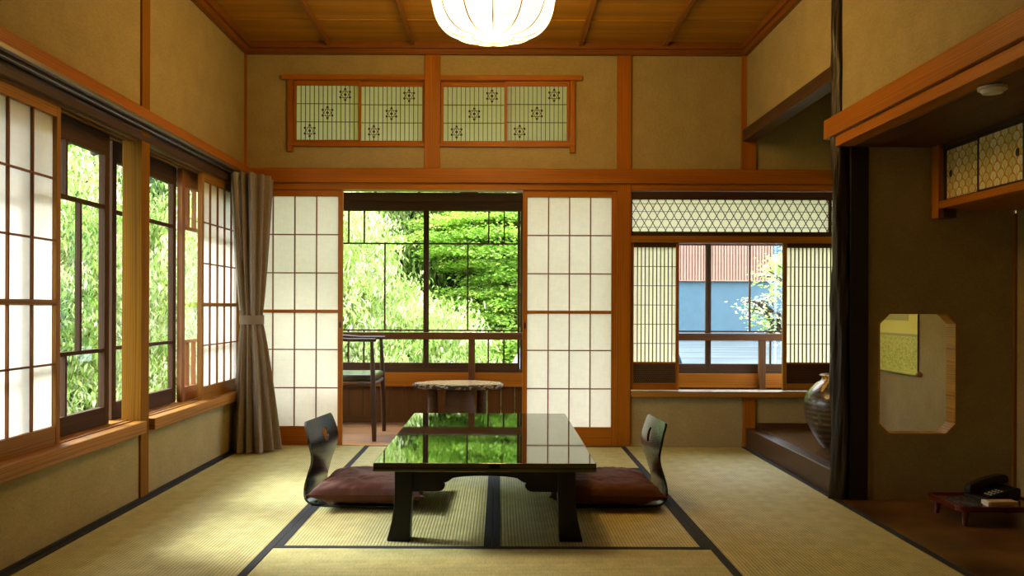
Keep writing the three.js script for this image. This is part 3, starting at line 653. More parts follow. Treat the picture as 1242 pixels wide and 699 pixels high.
// ---------------------------------------------------------------- paper lantern
{
  const c = [-0.039, 2.338, 1.76], H = 0.41, NR = 12;
  const t = thing('ceiling_lamp', 'glowing white pumpkin-shaped paper lantern hanging from the ceiling', 'lamp', c);
  const prof = v => { const a = -Math.PI / 2 + v * Math.PI; const lo = 0.106, R = 0.318; return v <= 0 ? lo : v >= 1 ? lo : lo + (R - lo) * Math.pow(Math.cos(a), 0.75); };
  const yOf = v => H * (0.5 + 0.5 * Math.sin(-Math.PI / 2 + v * Math.PI));
  const rows = 36, cols = NR * 10, pos = [], idx = [], uv = [];
  const rad = (v, a) => { const k = Math.abs(Math.sin(a * NR / 2)); return prof(v) * (0.925 + 0.075 * Math.pow(k, 0.7)) ; };
  for (let i = 0; i <= rows; i++) for (let j = 0; j <= cols; j++) { const v = i / rows, a = j / cols * Math.PI * 2, r = rad(v, a); pos.push(r * Math.cos(a), yOf(v), r * Math.sin(a)); uv.push(j / cols, v); }
  for (let i = 0; i < rows; i++) for (let j = 0; j < cols; j++) { const k = i * (cols + 1) + j; idx.push(k, k + cols + 1, k + 1, k + 1, k + cols + 1, k + cols + 2); }
  const g = new THREE.BufferGeometry(); g.setAttribute('position', new THREE.Float32BufferAttribute(pos, 3)); g.setAttribute('uv', new THREE.Float32BufferAttribute(uv, 2)); g.setIndex(idx); g.computeVertexNormals();
  const glow = std(lin(0.9, 0.85, 0.72), { emissive: lin(1, 0.82, 0.54), emissiveIntensity: 1.7, roughness: 0.9 });
  part('lamp_shade', g, glow, t);
  const dg = new THREE.CircleGeometry(0.102, 48); dg.rotateX(Math.PI / 2); part('lamp_bottom', dg, glow, t, [0, 0.004, 0]);
  const ribM = std(lin(0.45, 0.22, 0.06), { roughness: 0.6 });
  for (let k = 0; k < NR; k++) {
    const a = k / NR * Math.PI * 2, pts = [];
    for (let i = 0; i <= 20; i++) { const v = i / 20, r = rad(v, a) + 0.002; pts.push(new THREE.Vector3(r * Math.cos(a), yOf(v), r * Math.sin(a))); }
    part('rib', new THREE.TubeGeometry(new THREE.CatmullRomCurve3(pts), 40, 0.0034, 6), ribM, t);
  }
  const ring = new THREE.TorusGeometry(0.105, 0.0035, 8, 48); ring.rotateX(Math.PI / 2);
  part('ring', ring, ribM, t, [0, 0.002, 0]); part('ring', ring, ribM, t, [0, H, 0]);
  part('ceiling_canopy', new THREE.CylinderGeometry(0.06, 0.07, 0.03, 32), M.white, t, [0, 0.477, 0]);
  part('stem', new THREE.CylinderGeometry(0.008, 0.008, 0.08, 12), M.metal, t, [0, 0.43, 0]);
  for (const [x, y, z, I] of [[0, -0.09, 0, 1.7], [0.40, 0.2, 0, 0.75], [-0.40, 0.2, 0, 0.75], [0, 0.2, 0.40, 0.75], [0, 0.2, -0.40, 0.75]]) {
    const L = new THREE.PointLight(new THREE.Color().setRGB(1, 0.57, 0.13), I); L.name = 'lantern_bulb'; L.position.set(x, y, z); L.castShadow = true; L.shadow.radius = 4; t.add(L);
  }
}

// ---------------------------------------------------------------- curtain
{
  const t = thing('curtain', 'taupe curtain drawn into the corner and gathered by a tie band', 'curtain', [0, 0, 0]);
  const drape = (mat, name, a0, a1, scale, seed, yTop, yBot, cxo = 0) => {
    const rows = 70, cols = 260, pos = [], idx = [], uv = [];
    const tie = 0.885;
    for (let i = 0; i <= rows; i++) {
      const y = yTop + (yBot - yTop) * i / rows;
      const f = y > tie ? (y - tie) / (1.85 - tie) : 0, b = y < tie ? (tie - y) / tie : 0;
      const g = f > 0 ? Math.pow(f, 0.65) : Math.pow(b, 0.75);
      const ax = (0.062 + (f > 0 ? 0.045 : 0.075) * g) * scale, az = (0.07 + (f > 0 ? 0.12 : 0.11) * g) * scale;
      const cx = -1.688 + (f > 0 ? 0.012 * g : 0.048 * g) + cxo, cz = 0.20 + (f > 0 ? 0.05 * g : 0.03 * g);
      const amp = 0.016 + 0.012 * g, k = 13;
      for (let j = 0; j <= cols; j++) {
        const a = a0 + (a1 - a0) * j / cols;
        const w = Math.sin(a * k + 1.2 * Math.sin(a * 3 + seed)) + 0.4 * Math.sin(a * k * 0.53 + seed);
        const r = 1 + amp / 0.1 * w * 0.75;
        pos.push(cx + ax * r * Math.cos(a), y, cz + az * r * Math.sin(a)); uv.push(a * 0.12, y);
      }
    }
    for (let i = 0; i < rows; i++) for (let j = 0; j < cols; j++) { const q = i * (cols + 1) + j; idx.push(q, q + 1, q + cols + 1, q + 1, q + cols + 2, q + cols + 1); }
    const geo = new THREE.BufferGeometry(); geo.setAttribute('position', new THREE.Float32BufferAttribute(pos, 3)); geo.setAttribute('uv', new THREE.Float32BufferAttribute(uv, 2)); geo.setIndex(idx); geo.computeVertexNormals();
    part(name, geo, mat, t);
  };
  drape(M.curtain, 'drape', -Math.PI * 0.55, Math.PI * 1.05, 1, 0.4, 1.852, 0.012);
  drape(M.lining, 'lining', Math.PI * 0.52, Math.PI * 1.42, 0.93, 1.7, 1.85, 0.95, -0.006);
  const band = []; const bg = new THREE.CylinderGeometry(1, 1, 0.062, 48, 1, true); bg.scale(0.081, 1, 0.096); void band;
  part('tie_band', bg, M.curtain, t, [-1.688, 0.885, 0.20]);
}

// ---------------------------------------------------------------- tokonoma: jar and hanging scroll
{
  const pr = [[0.001, 0], [0.078, 0], [0.088, 0.006], [0.124, 0.05], [0.165, 0.12], [0.191, 0.19], [0.199, 0.245], [0.192, 0.30], [0.166, 0.35], [0.128, 0.39], [0.102, 0.408], [0.094, 0.42], [0.096, 0.43], [0.106, 0.437], [0.107, 0.443], [0.098, 0.446], [0.088, 0.438], [0.08, 0.40]];
  const sm = new THREE.SplineCurve(pr.map(p => new THREE.Vector2(...p))).getPoints(90);
  const jt = canvasTex(512, 512, (c, w, h) => {
    const img = c.createImageData(w, h), d = img.data;
    for (let y = 0; y < h; y++) for (let x = 0; x < w; x++) {
      const u = x / w, v = 1 - y / h;
      const n = N1(u * 12, v * 10, 12, 99), n2 = N2(u * 40, v * 60, 40, 99), drip = N1(u * 46, v * 3, 46, 99);
      const glaze = v > 0.50 + 0.13 * (drip - 0.5) + 0.08 * (n - 0.5) ? 1 : 0;
      const side = 0.5 + 0.5 * Math.cos((u - 0.45) * Math.PI * 2) + 0.5 * (n - 0.5);
      let r, g, b;
      if (glaze) { const k = Math.min(1, Math.max(0, 0.45 + 0.5 * side + 0.5 * (n2 - 0.5))); r = 120 + 90 * k; g = 82 + 84 * k; b = 28 + 14 * k; if (drip > 0.66) { r *= 0.62; g *= 0.55; b *= 0.5; } }
      else { const ring = 0.8 + 0.3 * Math.sin(v * 210 + 2 * n); r = 74 * ring; g = 60 * ring; b = 44 * ring; if (n2 > 0.66) { r += 30; g += 26; b += 20; } }
      const o = (y * w + x) * 4; d[o] = r; d[o + 1] = g; d[o + 2] = b; d[o + 3] = 255;
    }
    c.putImageData(img, 0, 0);
  });
  const jm = phys(0xffffff, { map: jt, roughness: 0.32, clearcoat: 0.45, clearcoatRoughness: 0.15 });
  const j = part('stoneware_jar', new THREE.LatheGeometry(sm, 72), jm, scene, [2.045, 0.131, 0.88], [0, 2.2, 0]);
  tag(j, 'large round stoneware jar with ochre ash glaze on the tokonoma floor', 'jar');
}
{
  const s = thing('hanging_scroll', 'yellow-green hanging scroll seen through the octagonal opening', 'scroll', [ALC - 0.012, 0, 0.40]);
  const brocade = canvasTex(256, 256, (c, w, h) => { c.fillStyle = '#d4d65a'; c.fillRect(0, 0, w, h); const r = rng(5); for (let i = 0; i < 700; i++) { c.fillStyle = r() < 0.5 ? '#e4e58a' : '#b4b83e'; c.beginPath(); c.arc(r() * w, r() * h, 2 + r() * 4, 0, 7); c.fill(); } });
  brocade.repeat.set(4, 4);
  const mBro = std(0xffffff, { map: brocade, roughness: 0.7 }), mPap = std(lin(0.86, 0.84, 0.20), { roughness: 0.8 }), mBand = std(lin(0.50, 0.50, 0.14), { roughness: 0.8 });
  const W = 0.60, x = 0, pane = (n, m, y0, y1, z0, z1, th) => bar(s, n, m, x - th, x, y0, y1, z0, z1);
  pane('mounting', mBro, 0.575, 0.80, -W / 2, W / 2, 0.002);
  pane('mounting', mBand, 0.80, 0.815, -W / 2, W / 2, 0.0022);
  pane('picture', mPap, 0.815, 1.65, -W / 2, W / 2, 0.002);
  pane('picture_band', mBand, 0.90, 0.94, -W / 2 + 0.12, W / 2 - 0.12, 0.0035);
  pane('mounting', mBro, 1.65, 2.0, -W / 2, W / 2, 0.002);
  const rod = new THREE.CylinderGeometry(0.013, 0.013, W + 0.07, 20); rod.rotateX(Math.PI / 2);
  part('roller', rod, mBro, s, [-0.006, 0.567, 0]);
  const knob = new THREE.CylinderGeometry(0.016, 0.014, 0.03, 20); knob.rotateX(Math.PI / 2);
  for (const k of [-1, 1]) part('roller_knob', knob, M.sillWood, s, [-0.006, 0.567, k * (W / 2 + 0.03)]);
  bar(s, 'top_bar', M.darkWood, -0.012, 0, 2.0, 2.015, -W / 2, W / 2);
  part('hanging_cord', new THREE.TubeGeometry(new THREE.CatmullRomCurve3([new THREE.Vector3(-0.005, 2.01, -0.1), new THREE.Vector3(-0.005, 2.08, 0), new THREE.Vector3(-0.005, 2.01, 0.1)], false, 'catmullrom', 0.01), 20, 0.002, 6), M.darkWood, s);
}

// ---------------------------------------------------------------- wall cupboard of the shelf alcove
{
  const t = thing('wall_cupboard', 'wall cupboard with gold fan-patterned sliding doors under the alcove ceiling', 'cupboard', [0, 0, 0]);
  const X = 2.205, z0 = 1.735, z1 = 3.58;
  bar(t, 'bottom_shelf', M.cedar, X - 0.012, ALC, 1.475, 1.512, z0, z1, 0.003);
  bar(t, 'corner_post', M.cedar, X - 0.016, X + 0.012, 1.43, 1.795, z0, z0 + 0.07, 0.003);  // cedar colour stands for the lit edge of the post
  bar(t, 'corner_post', M.darkWood, X + 0.01, X + 0.075, 1.43, 1.795, z0, z0 + 0.075, 0.003);  // dark wood colours in the unlit face of the same post
  bar(t, 'head_rail', M.darkWood, X - 0.004, X + 0.07, 1.775, 1.795, z0 + 0.06, z1);
  bar(t, 'back_panel', M.darkWood, ALC - 0.02, ALC, 1.51, 1.795, z0, z1);
  const fan = canvasTex(512, 512, (c, w, h) => {
    c.fillStyle = '#c08a18'; c.fillRect(0, 0, w, h); const r = rng(9);
    for (let i = 0; i < 1500; i++) { c.fillStyle = r() < 0.5 ? 'rgba(150,100,20,.35)' : 'rgba(205,160,60,.35)'; c.fillRect(r() * w, r() * h, 5, 5); }
    const k = 6, s = w / k;
    for (let y = 11; y >= -2; y--) for (let x = -1; x <= k; x++) {
      const cx = (x + (y & 1 ? 0.5 : 0) + 0.5) * s, cy = (y + 0.6) * (h / 10);
      c.fillStyle = ['#e6dea6', '#d9cf8c', '#ece6bd'][(x * 7 + y * 3 + 30) % 3];
      c.beginPath(); c.moveTo(cx, cy + s * 0.28); c.arc(cx, cy - s * 0.10, s * 0.38, Math.PI * 0.94, Math.PI * 2.06); c.closePath(); c.fill();
      c.fillRect(cx - s * 0.03, cy + s * 0.2, s * 0.06, s * 0.22);
      c.strokeStyle = 'rgba(150,110,30,.55)'; c.lineWidth = 2; for (let a = -2; a <= 2; a++) { c.beginPath(); c.moveTo(cx, cy + s * 0.25); c.lineTo(cx + Math.sin(a * 0.4) * s * 0.34, cy - s * 0.12 - Math.cos(a * 0.4) * s * 0.3); c.stroke(); }
    }
  });
  fan.repeat.set(1 / 0.36, 1 / 0.36);
  const mFan = std(0xffffff, { map: fan, roughness: 0.55 });
  const edges = [[1.80, 2.145, 0.022], [2.13, 2.50, 0.004], [2.485, 2.85, 0.022], [2.84, 3.20, 0.004], [3.19, 3.56, 0.022]];
  for (const [a, b, d] of edges) {
    const door = new THREE.Group(); door.name = 'sliding_door'; t.add(door); const x = X + d;
    bar(door, 'door_panel', mFan, x + 0.003, x + 0.012, 1.522, 1.768, a + 0.01, b - 0.01);
    bar(door, 'door_frame', M.black, x, x + 0.014, 1.513, 1.524, a, b); bar(door, 'door_frame', M.black, x, x + 0.014, 1.764, 1.776, a, b);
    bar(door, 'door_frame', M.black, x, x + 0.014, 1.523, 1.765, a, a + 0.011); bar(door, 'door_frame', M.black, x, x + 0.014, 1.523, 1.765, b - 0.011, b);
    const h = part('door_pull', new THREE.CylinderGeometry(0.011, 0.011, 0.006, 24), M.black, door, [x + 0.002, 1.645, d > 0.01 ? a + 0.05 : b - 0.05], [0, 0, Math.PI / 2]); h.scale.set(1.6, 1, 1);
  }
}
// smoke detector on the alcove ceiling
{
  const d = thing('smoke_detector', 'round white ceiling detector under the shelf alcove ceiling', 'detector', [1.82, 1.795, 2.96]);
  part('base', new THREE.CylinderGeometry(0.05, 0.05, 0.012, 40), M.white, d, [0, -0.006, 0]);
  part('dome', new THREE.CylinderGeometry(0.043, 0.034, 0.012, 40), M.white, d, [0, -0.018, 0]);
}

// ---------------------------------------------------------------- small stand with telephone
{
  const t = thing('tray_stand', 'small red-brown lacquer stand with rounded top on the alcove floor', 'stand', [2.255, 0.001, 2.135]);
  const w = 0.40, d = 0.31, r = 0.05;
  const rr = (W, D, R) => { const s = new THREE.Shape(); s.moveTo(-W / 2 + R, -D / 2); s.lineTo(W / 2 - R, -D / 2); s.quadraticCurveTo(W / 2, -D / 2, W / 2, -D / 2 + R); s.lineTo(W / 2, D / 2 - R); s.quadraticCurveTo(W / 2, D / 2, W / 2 - R, D / 2); s.lineTo(-W / 2 + R, D / 2); s.quadraticCurveTo(-W / 2, D / 2, -W / 2, D / 2 - R); s.lineTo(-W / 2, -D / 2 + R); s.quadraticCurveTo(-W / 2, -D / 2, -W / 2 + R, -D / 2); return s; };
  const g = new THREE.ExtrudeGeometry(rr(w, d, r), { depth: 0.012, bevelEnabled: true, bevelSize: 0.006, bevelThickness: 0.003, bevelSegments: 3, curveSegments: 10 }); g.rotateX(-Math.PI / 2);
  part('stand_top', g, M.redLacquer, t, [0, 0.069, 0]);
  const lip = rr(w + 0.012, d + 0.012, r + 0.005); lip.holes.push(rr(w - 0.012, d - 0.012, r - 0.005)); const lg = new THREE.ExtrudeGeometry(lip, { depth: 0.008, bevelEnabled: true, bevelSize: 0.002, bevelThickness: 0.002, bevelSegments: 2, curveSegments: 10 }); lg.rotateX(-Math.PI / 2);
  part('rim', lg, M.redLacquer, t, [0, 0.082, 0]);
  for (const [a, b] of [[-1, -1], [-1, 1], [1, -1], [1, 1]]) part('leg', new THREE.CylinderGeometry(0.016, 0.011, 0.069, 16), M.redLacquer, t, [a * (w / 2 - 0.035), 0.0345, b * (d / 2 - 0.03)], [b * -0.08, 0, a * 0.08]);
  const y = 0.086;
  const ph = thing('telephone', 'black telephone with raised handset on the small red-brown stand', 'telephone', [2.31, y + 0.001, 2.09], 0.25);
  const body = new THREE.Shape(); body.moveTo(-0.10, 0); body.lineTo(0.09, 0); body.lineTo(0.09, 0.045); body.quadraticCurveTo(0.085, 0.055, 0.07, 0.052); body.lineTo(-0.09, 0.018); body.quadraticCurveTo(-0.10, 0.014, -0.10, 0.006); body.closePath();
  const bg = new THREE.ExtrudeGeometry(body, { depth: 0.13, bevelEnabled: true, bevelSize: 0.003, bevelThickness: 0.003, bevelSegments: 2 }); part('phone_body', bg, M.lacquerSatin, ph, [0, 0.003, -0.065]);
  const hs = new THREE.Shape(); hs.moveTo(-0.105, -0.012); hs.quadraticCurveTo(-0.112, 0.012, -0.09, 0.018); hs.quadraticCurveTo(0, 0.03, 0.09, 0.018); hs.quadraticCurveTo(0.112, 0.012, 0.105, -0.012); hs.quadraticCurveTo(0.085, -0.016, 0.065, -0.006); hs.quadraticCurveTo(0, 0.008, -0.065, -0.006); hs.quadraticCurveTo(-0.085, -0.016, -0.105, -0.012);
  const hg = new THREE.ExtrudeGeometry(hs, { depth: 0.03, bevelEnabled: true, bevelSize: 0.006, bevelThickness: 0.006, bevelSegments: 3 }); part('handset', hg, M.lacquerSatin, ph, [0.0, 0.062, -0.055], [0, 0, 0.21]);
  for (let i = 0; i < 3; i++) for (let k = 0; k < 4; k++) part('key', slab(0.009, 0.004, 0.009, 0, 0), M.white, ph, [-0.06 + k * 0.02, 0.0295 + k * 0.0042, 0.02 + i * 0.016], [0, 0, 0.21]);
  const nb = thing('note_box', 'small cream box with white end in front of the telephone', 'box', [2.262, y + 0.001, 2.235], 0.05);
  part('box_body', slab(0.125, 0.022, 0.055, 0.002), std(lin(0.55, 0.44, 0.28), { roughness: 0.6 }), nb, [0.006, 0.011, 0]);
  part('white_end', slab(0.014, 0.0222, 0.0555, 0.002), M.white, nb, [-0.064, 0.011, 0]);
  const cd = thing('menu_card', 'flat black card with rows of white print on the small stand', 'card', [2.175, y + 0.001, 2.14], 0.5);
  const ct = canvasTex(256, 256, (c, W, H) => { c.fillStyle = '#0a0a0a'; c.fillRect(0, 0, W, H); const r = rng(3); c.fillStyle = '#cfcfc4'; for (let y = 24; y < 240; y += 22) { let x = 20; while (x < 220) { const l = 6 + r() * 22; if (r() < 0.7) c.fillRect(x, y, l, 5); x += l + 6; } } });
  const cg = new THREE.BoxGeometry(0.12, 0.004, 0.16); part('card_body', cg, std(0xffffff, { map: ct, roughness: 0.4 }), cd, [0, 0.002, 0]);
}

// ---------------------------------------------------------------- veranda furniture
{
  const t = thing('armchair', 'dark wooden armchair with black padded seat on the veranda', 'chair', [-1.17, 0, -0.47], 0);
  const tube = (pts, r0, n = 24, name = 'leg') => {
    const c = new THREE.CatmullRomCurve3(pts.map(p => new THREE.Vector3(...p))); const g = new THREE.TubeGeometry(c, n, 1, 12);
    const p = g.attributes.position, P = c.getSpacedPoints(n); let k = 0; void P;
    for (let i = 0; i <= n; i++) { const ctr = c.getPointAt(i / n), r = r0(i / n); for (let j = 0; j <= 12; j++, k++) { const v = new THREE.Vector3().fromBufferAttribute(p, k).sub(ctr).multiplyScalar(r).add(ctr); p.setXYZ(k, v.x, v.y, v.z); } }
    return part(name, g, M.walnut, t);
  };
  // front legs toward +x
  for (const s of [-1, 1]) {
    tube([[0.262, 0, s * 0.272], [0.258, 0.22, s * 0.268], [0.25, 0.45, s * 0.262], [0.24, 0.725, s * 0.255]], f => 0.013 + 0.007 * Math.sin(Math.PI * Math.min(1, f * 0.9 + 0.15)));
    tube([[-0.25, 0, s * 0.235], [-0.235, 0.25, s * 0.235], [-0.225, 0.45, s * 0.235], [-0.235, 0.74, s * 0.22]], f => 0.013 + 0.007 * Math.sin(Math.PI * Math.min(1, f * 0.9 + 0.15)));
    tube([[0.245, 0.415, s * 0.255], [0, 0.405, s * 0.25], [-0.22, 0.40, s * 0.235]], () => 0.016, 16, 'seat_rail');
  }
  tube([[0.245, 0.415, -0.255], [0.25, 0.41, 0], [0.245, 0.415, 0.255]], () => 0.016, 16, 'seat_rail');
  tube([[-0.22, 0.40, -0.235], [-0.225, 0.40, 0], [-0.22, 0.40, 0.235]], () => 0.016, 16, 'seat_rail');
  // one bent rail makes both arms and the back
  const rail = []; for (let i = 0; i <= 40; i++) { const a = i / 40, th = -Math.PI / 2 + a * Math.PI; const x = a < 0.3 ? 0.27 - a / 0.3 * 0.30 : a > 0.7 ? 0.27 - (1 - a) / 0.3 * 0.30 : -0.03 - 0.245 * Math.sin((a - 0.3) / 0.4 * Math.PI); const z = a < 0.3 ? -0.265 : a > 0.7 ? 0.265 : -0.265 * Math.cos((a - 0.3) / 0.4 * Math.PI); rail.push(new THREE.Vector3(x, 0.735 + 0.03 * Math.max(0, Math.sin((a - 0.2) / 0.6 * Math.PI)) , z)); void th; }
  const rg = new THREE.TubeGeometry(new THREE.CatmullRomCurve3(rail), 90, 0.024, 12); rg.translate(0, -0.735, 0); rg.scale(1, 0.55, 1); rg.translate(0, 0.735, 0); part('arm_rail', rg, M.walnut, t);
  const seat = new RoundedBoxGeometry(0.50, 0.055, 0.50, 4, 0.025); const sp = seat.attributes.position; for (let i = 0; i < sp.count; i++) { const x = sp.getX(i), z = sp.getZ(i); sp.setY(i, sp.getY(i) - 0.014 * (1 - (x / 0.25) ** 2) * (1 - (z / 0.25) ** 2) + 0.012 * (x / 0.25) ** 2); } seat.computeVertexNormals();
  part('seat', seat, M.leather, t, [0.012, 0.445, 0]);
}
{
  const barkTex = tex(256, 256, (u, v, c) => { const n = N1(u * 40, v * 40, 40, 40) * N2(u * 17, v * 17, 17, 17); const k = n > 0.28 ? 0.85 : 0.30; c[0] = k; c[1] = k * 0.97; c[2] = k * 0.92; }, true, 0.5, 0.5);
  const t = thing('bark_edge_table', 'low round veranda table cut from a log slab with bark edge', 'table', [-0.31, 0, -0.72]);
  const pos = [], idx = [], n = 96, pa = 0.345, pb = 0.24, ringsN = 6, uv = [];
  const edge = a => 1 + 0.09 * (N1(a / (2 * Math.PI) * 12, 1, 12, 9) - 0.5) * 2 + 0.05 * (N2(a / (2 * Math.PI) * 40, 2, 40, 9) - 0.5);
  const rings = [[0.0, 0.385], [0.5, 0.386], [0.945, 0.385], [0.975, 0.382], [1.0, 0.374], [0.985, 0.358], [0.91, 0.345], [0.6, 0.335], [0, 0.335]];
  rings.forEach(([k, y], i) => { for (let j = 0; j <= n; j++) { const a = j / n * Math.PI * 2, jj = (j % n) / n * Math.PI * 2, e = edge(jj), b = (i > 3 && i < 7) ? 1 + 0.05 * (N1(jj * 9, i * 3.1, 999, 99) - 0.5) : 1; pos.push(pa * k * e * b * Math.cos(a), y + ((i > 3 && i < 7) ? 0.02 * (N2(jj * 6, i * 2.3, 999, 99) - 0.5) : 0), pb * k * e * b * Math.sin(a)); if (i < 3) uv.push(pa * k * Math.cos(a), pb * k * Math.sin(a)); else uv.push(a * 0.3, i * 0.03); } });
  for (let i = 0; i + 1 < rings.length; i++) for (let j = 0; j < n; j++) { const q = i * (n + 1) + j; idx.push(q, q + 1, q + n + 1, q + 1, q + n + 2, q + n + 1); }
  const topIdx = idx.slice(0, 2 * n * 6), barkIdx = idx.slice(2 * n * 6);
  const mk = ii => { const g = new THREE.BufferGeometry(); g.setAttribute('position', new THREE.Float32BufferAttribute(pos, 3)); g.setAttribute('uv', new THREE.Float32BufferAttribute(uv, 2)); g.setIndex(ii); g.computeVertexNormals(); return g; };
  part('table_top', mk(topIdx), std(lin(0.52, 0.34, 0.16), { map: woodTex, roughness: 0.22 }), t);
  part('bark_edge', mk(barkIdx), std(lin(0.42, 0.36, 0.28), { map: barkTex, roughness: 0.9 }), t);
  const leg = (x, z, r) => { const g = new THREE.CylinderGeometry(r * 0.9, r * 1.15, 0.325, 20, 6); const p = g.attributes.position; for (let i = 0; i < p.count; i++) { const a = Math.atan2(p.getZ(i), p.getX(i)), k = 1 + 0.12 * (N1((a + Math.PI) * 2, p.getY(i) * 6 + 5, 999, 99) - 0.5); p.setX(i, p.getX(i) * k); p.setZ(i, p.getZ(i) * k); } g.computeVertexNormals(); part('leg', g, M.sash, t, [x, 0.1625, z]); };
  leg(-0.21, 0.03, 0.04); leg(0.0, 0.02, 0.12); leg(0.17, -0.05, 0.04);
}

// ---------------------------------------------------------------- garden outside
const GY = -2.7;
{
  // ground and wooded slope behind the garden
  const g = new THREE.PlaneGeometry(70, 60, 90, 80); g.rotateX(-Math.PI / 2); const p = g.attributes.position;
  for (let i = 0; i < p.count; i++) {
    const x = p.getX(i), z = p.getZ(i) - 14; const d = Math.max(0, -z - 13), l = Math.max(0, -x - 14);
    p.setXYZ(i, x, GY + d * 0.75 + l * 0.5 + 0.5 * (N1(x * 0.4 + 40, z * 0.4 + 60, 999, 999) - 0.5), z);
  }
  g.computeVertexNormals();
  const soil = std(lin(0.05, 0.06, 0.022), { roughness: 0.95 });
  tag(part('ground', g, soil, scene), 'garden ground rising to a wooded slope', 'ground', null, 'structure');
}
// leaf sprays, several leaves each, instanced over the crowns
function leafSpray(kind, seed) {
  const r = rng(seed), gs = [];
  const n = kind === 'maple' ? 22 : 20;
  for (let i = 0; i < n; i++) {
    const L = kind === 'maple' ? 0.04 + r() * 0.025 : 0.06 + r() * 0.04, W = kind === 'maple' ? L * 0.85 : L * 0.3;
    const pos = [0, 0, 0, W / 2, 0.006, L * 0.45, 0, -0.01, L, -W / 2, 0.006, L * 0.45];
    const g = new THREE.BufferGeometry(); g.setAttribute('position', new THREE.Float32BufferAttribute(pos, 3)); g.setIndex([0, 1, 2, 0, 2, 3]);
    const e = new THREE.Euler(kind === 'maple' ? (r() - 0.4) * 0.9 : 0.3 + r() * 1.0, r() * 6.283, (r() - 0.5) * 0.8, 'YXZ');
    g.applyMatrix4(new THREE.Matrix4().makeRotationFromEuler(e));
    g.translate((r() - 0.5) * 0.36, (r() - 0.5) * (kind === 'maple' ? 0.10 : 0.3), (r() - 0.5) * 0.36); gs.push(g);
  }
  const g = mergeGeometries(gs); g.computeVertexNormals(); return g;
}
const leafMat = (t) => phys(lin(1, 1, 1), { roughness: 1, transmission: t, thickness: 0, specularIntensity: 0.3, side: THREE.DoubleSide });
const LM = leafMat(0.5);
const sprays = { willow: [leafSpray('willow', 31), leafSpray('willow', 32)], maple: [leafSpray('maple', 41), leafSpray('maple', 42)] };
const barkMat = std(lin(0.075, 0.055, 0.04), { map: burlTex, roughness: 0.9 });
function tree(name, label, o) {
  const r = rng(o.seed), t = thing(name, label, o.category || 'tree', o.pos, 0, o.group);
  const gs = [];
  const limb = (a, b, r0, r1, sag = 0) => { const m = a.clone().lerp(b, 0.5); m.y += sag; const c = new THREE.CatmullRomCurve3([a, m, b]); const g = new THREE.TubeGeometry(c, 10, 1, 7); const p = g.attributes.position; let k = 0; for (let i = 0; i <= 10; i++) { const ctr = c.getPointAt(i / 10), rr = r0 + (r1 - r0) * i / 10; for (let j = 0; j <= 7; j++, k++) { const v = new THREE.Vector3().fromBufferAttribute(p, k).sub(ctr).multiplyScalar(rr).add(ctr); p.setXYZ(k, v.x, v.y, v.z); } } gs.push(g); };
  if (o.trunk) {
    const base = new THREE.Vector3(0, 0, 0), fork = new THREE.Vector3(o.lean || 0.2, o.trunk, 0.1); limb(base, fork, o.tr || 0.16, (o.tr || 0.16) * 0.7, 0);
    for (const b of o.blobs) { const e = new THREE.Vector3(b[0], b[1], b[2]); limb(fork, e, (o.tr || 0.16) * 0.5, 0.02, 0.25); for (let q = 0; q < 9; q++) { const s = fork.clone().lerp(e, 0.45 + 0.5 * r()); limb(s, e.clone().add(new THREE.Vector3((r() - 0.5) * b[3] * 1.5, (r() - 0.5) * b[4] * 1.3, (r() - 0.5) * b[3] * 1.9)), 0.024, 0.007, 0.12); } }
    part('trunk', mergeGeometries(gs), barkMat, t);
  }
  const total = o.blobs.reduce((s, b) => s + b[3] * b[4], 0);
  const mats = [[], []], cols = [[], []], m4 = new THREE.Matrix4(), q = new THREE.Quaternion(), v = new THREE.Vector3(), sc = new THREE.Vector3(), e = new THREE.Euler(), c = new THREE.Color();
  for (const b of o.blobs) {
    const n = Math.round(o.n * b[3] * b[4] / total);
    for (let i = 0; i < n; i++) {
      let x, y, z, d; do { x = r() * 2 - 1; y = r() * 2 - 1; z = r() * 2 - 1; d = Math.hypot(x, y, z); } while (d > 1 || d < 0.35 + 0.4 * r());
      if (o.layers) y = Math.round(y * o.layers) / o.layers + (r() - 0.5) * 0.16 - 0.12 * (x * x + z * z);
      const wob = 1 + 0.35 * (N1((x + 2) * 3 + b[0] * 7, (y + 2) * 3 + z * 2 + 9, 999, 999) - 0.5);
      v.set(b[0] + x * b[3] * wob, b[1] + y * b[4] * wob, b[2] + z * b[3] * wob);
      e.set((r() - 0.5) * (o.layers ? 0.5 : 0.9), r() * 6.283, (r() - 0.5) * (o.layers ? 0.5 : 0.9)); q.setFromEuler(e); const s = (o.size || 1) * (0.7 + r() * 0.7); sc.set(s, s, s);
      const k = r() < 0.5 ? 0 : 1; m4.compose(v, q, sc); mats[k].push(m4.clone());
      const pick = o.cols[Math.floor(r() * o.cols.length)], j = 0.8 + r() * 0.45; c.setRGB(pick[0] * j, pick[1] * j, pick[2] * j); cols[k].push(c.clone());
    }
  }
  for (let k = 0; k < 2; k++) {
    const im = new THREE.InstancedMesh(sprays[o.leaf][k], LM, mats[k].length); im.name = 'foliage'; im.userData.kind = 'stuff';
    mats[k].forEach((m, i) => { im.setMatrixAt(i, m); im.setColorAt(i, cols[k][i]); }); im.castShadow = im.receiveShadow = true; t.add(im);
  }
  return t;
}
const PALE = [[0.52, 0.62, 0.20], [0.42, 0.58, 0.13], [0.64, 0.68, 0.36], [0.32, 0.48, 0.09], [0.70, 0.70, 0.44]];
const VIVID = [[0.32, 0.54, 0.06], [0.40, 0.60, 0.08], [0.46, 0.66, 0.11], [0.24, 0.44, 0.04], [0.58, 0.70, 0.14]];
const DEEPG = [[0.035, 0.085, 0.02], [0.05, 0.11, 0.025], [0.03, 0.07, 0.025], [0.07, 0.14, 0.03]];
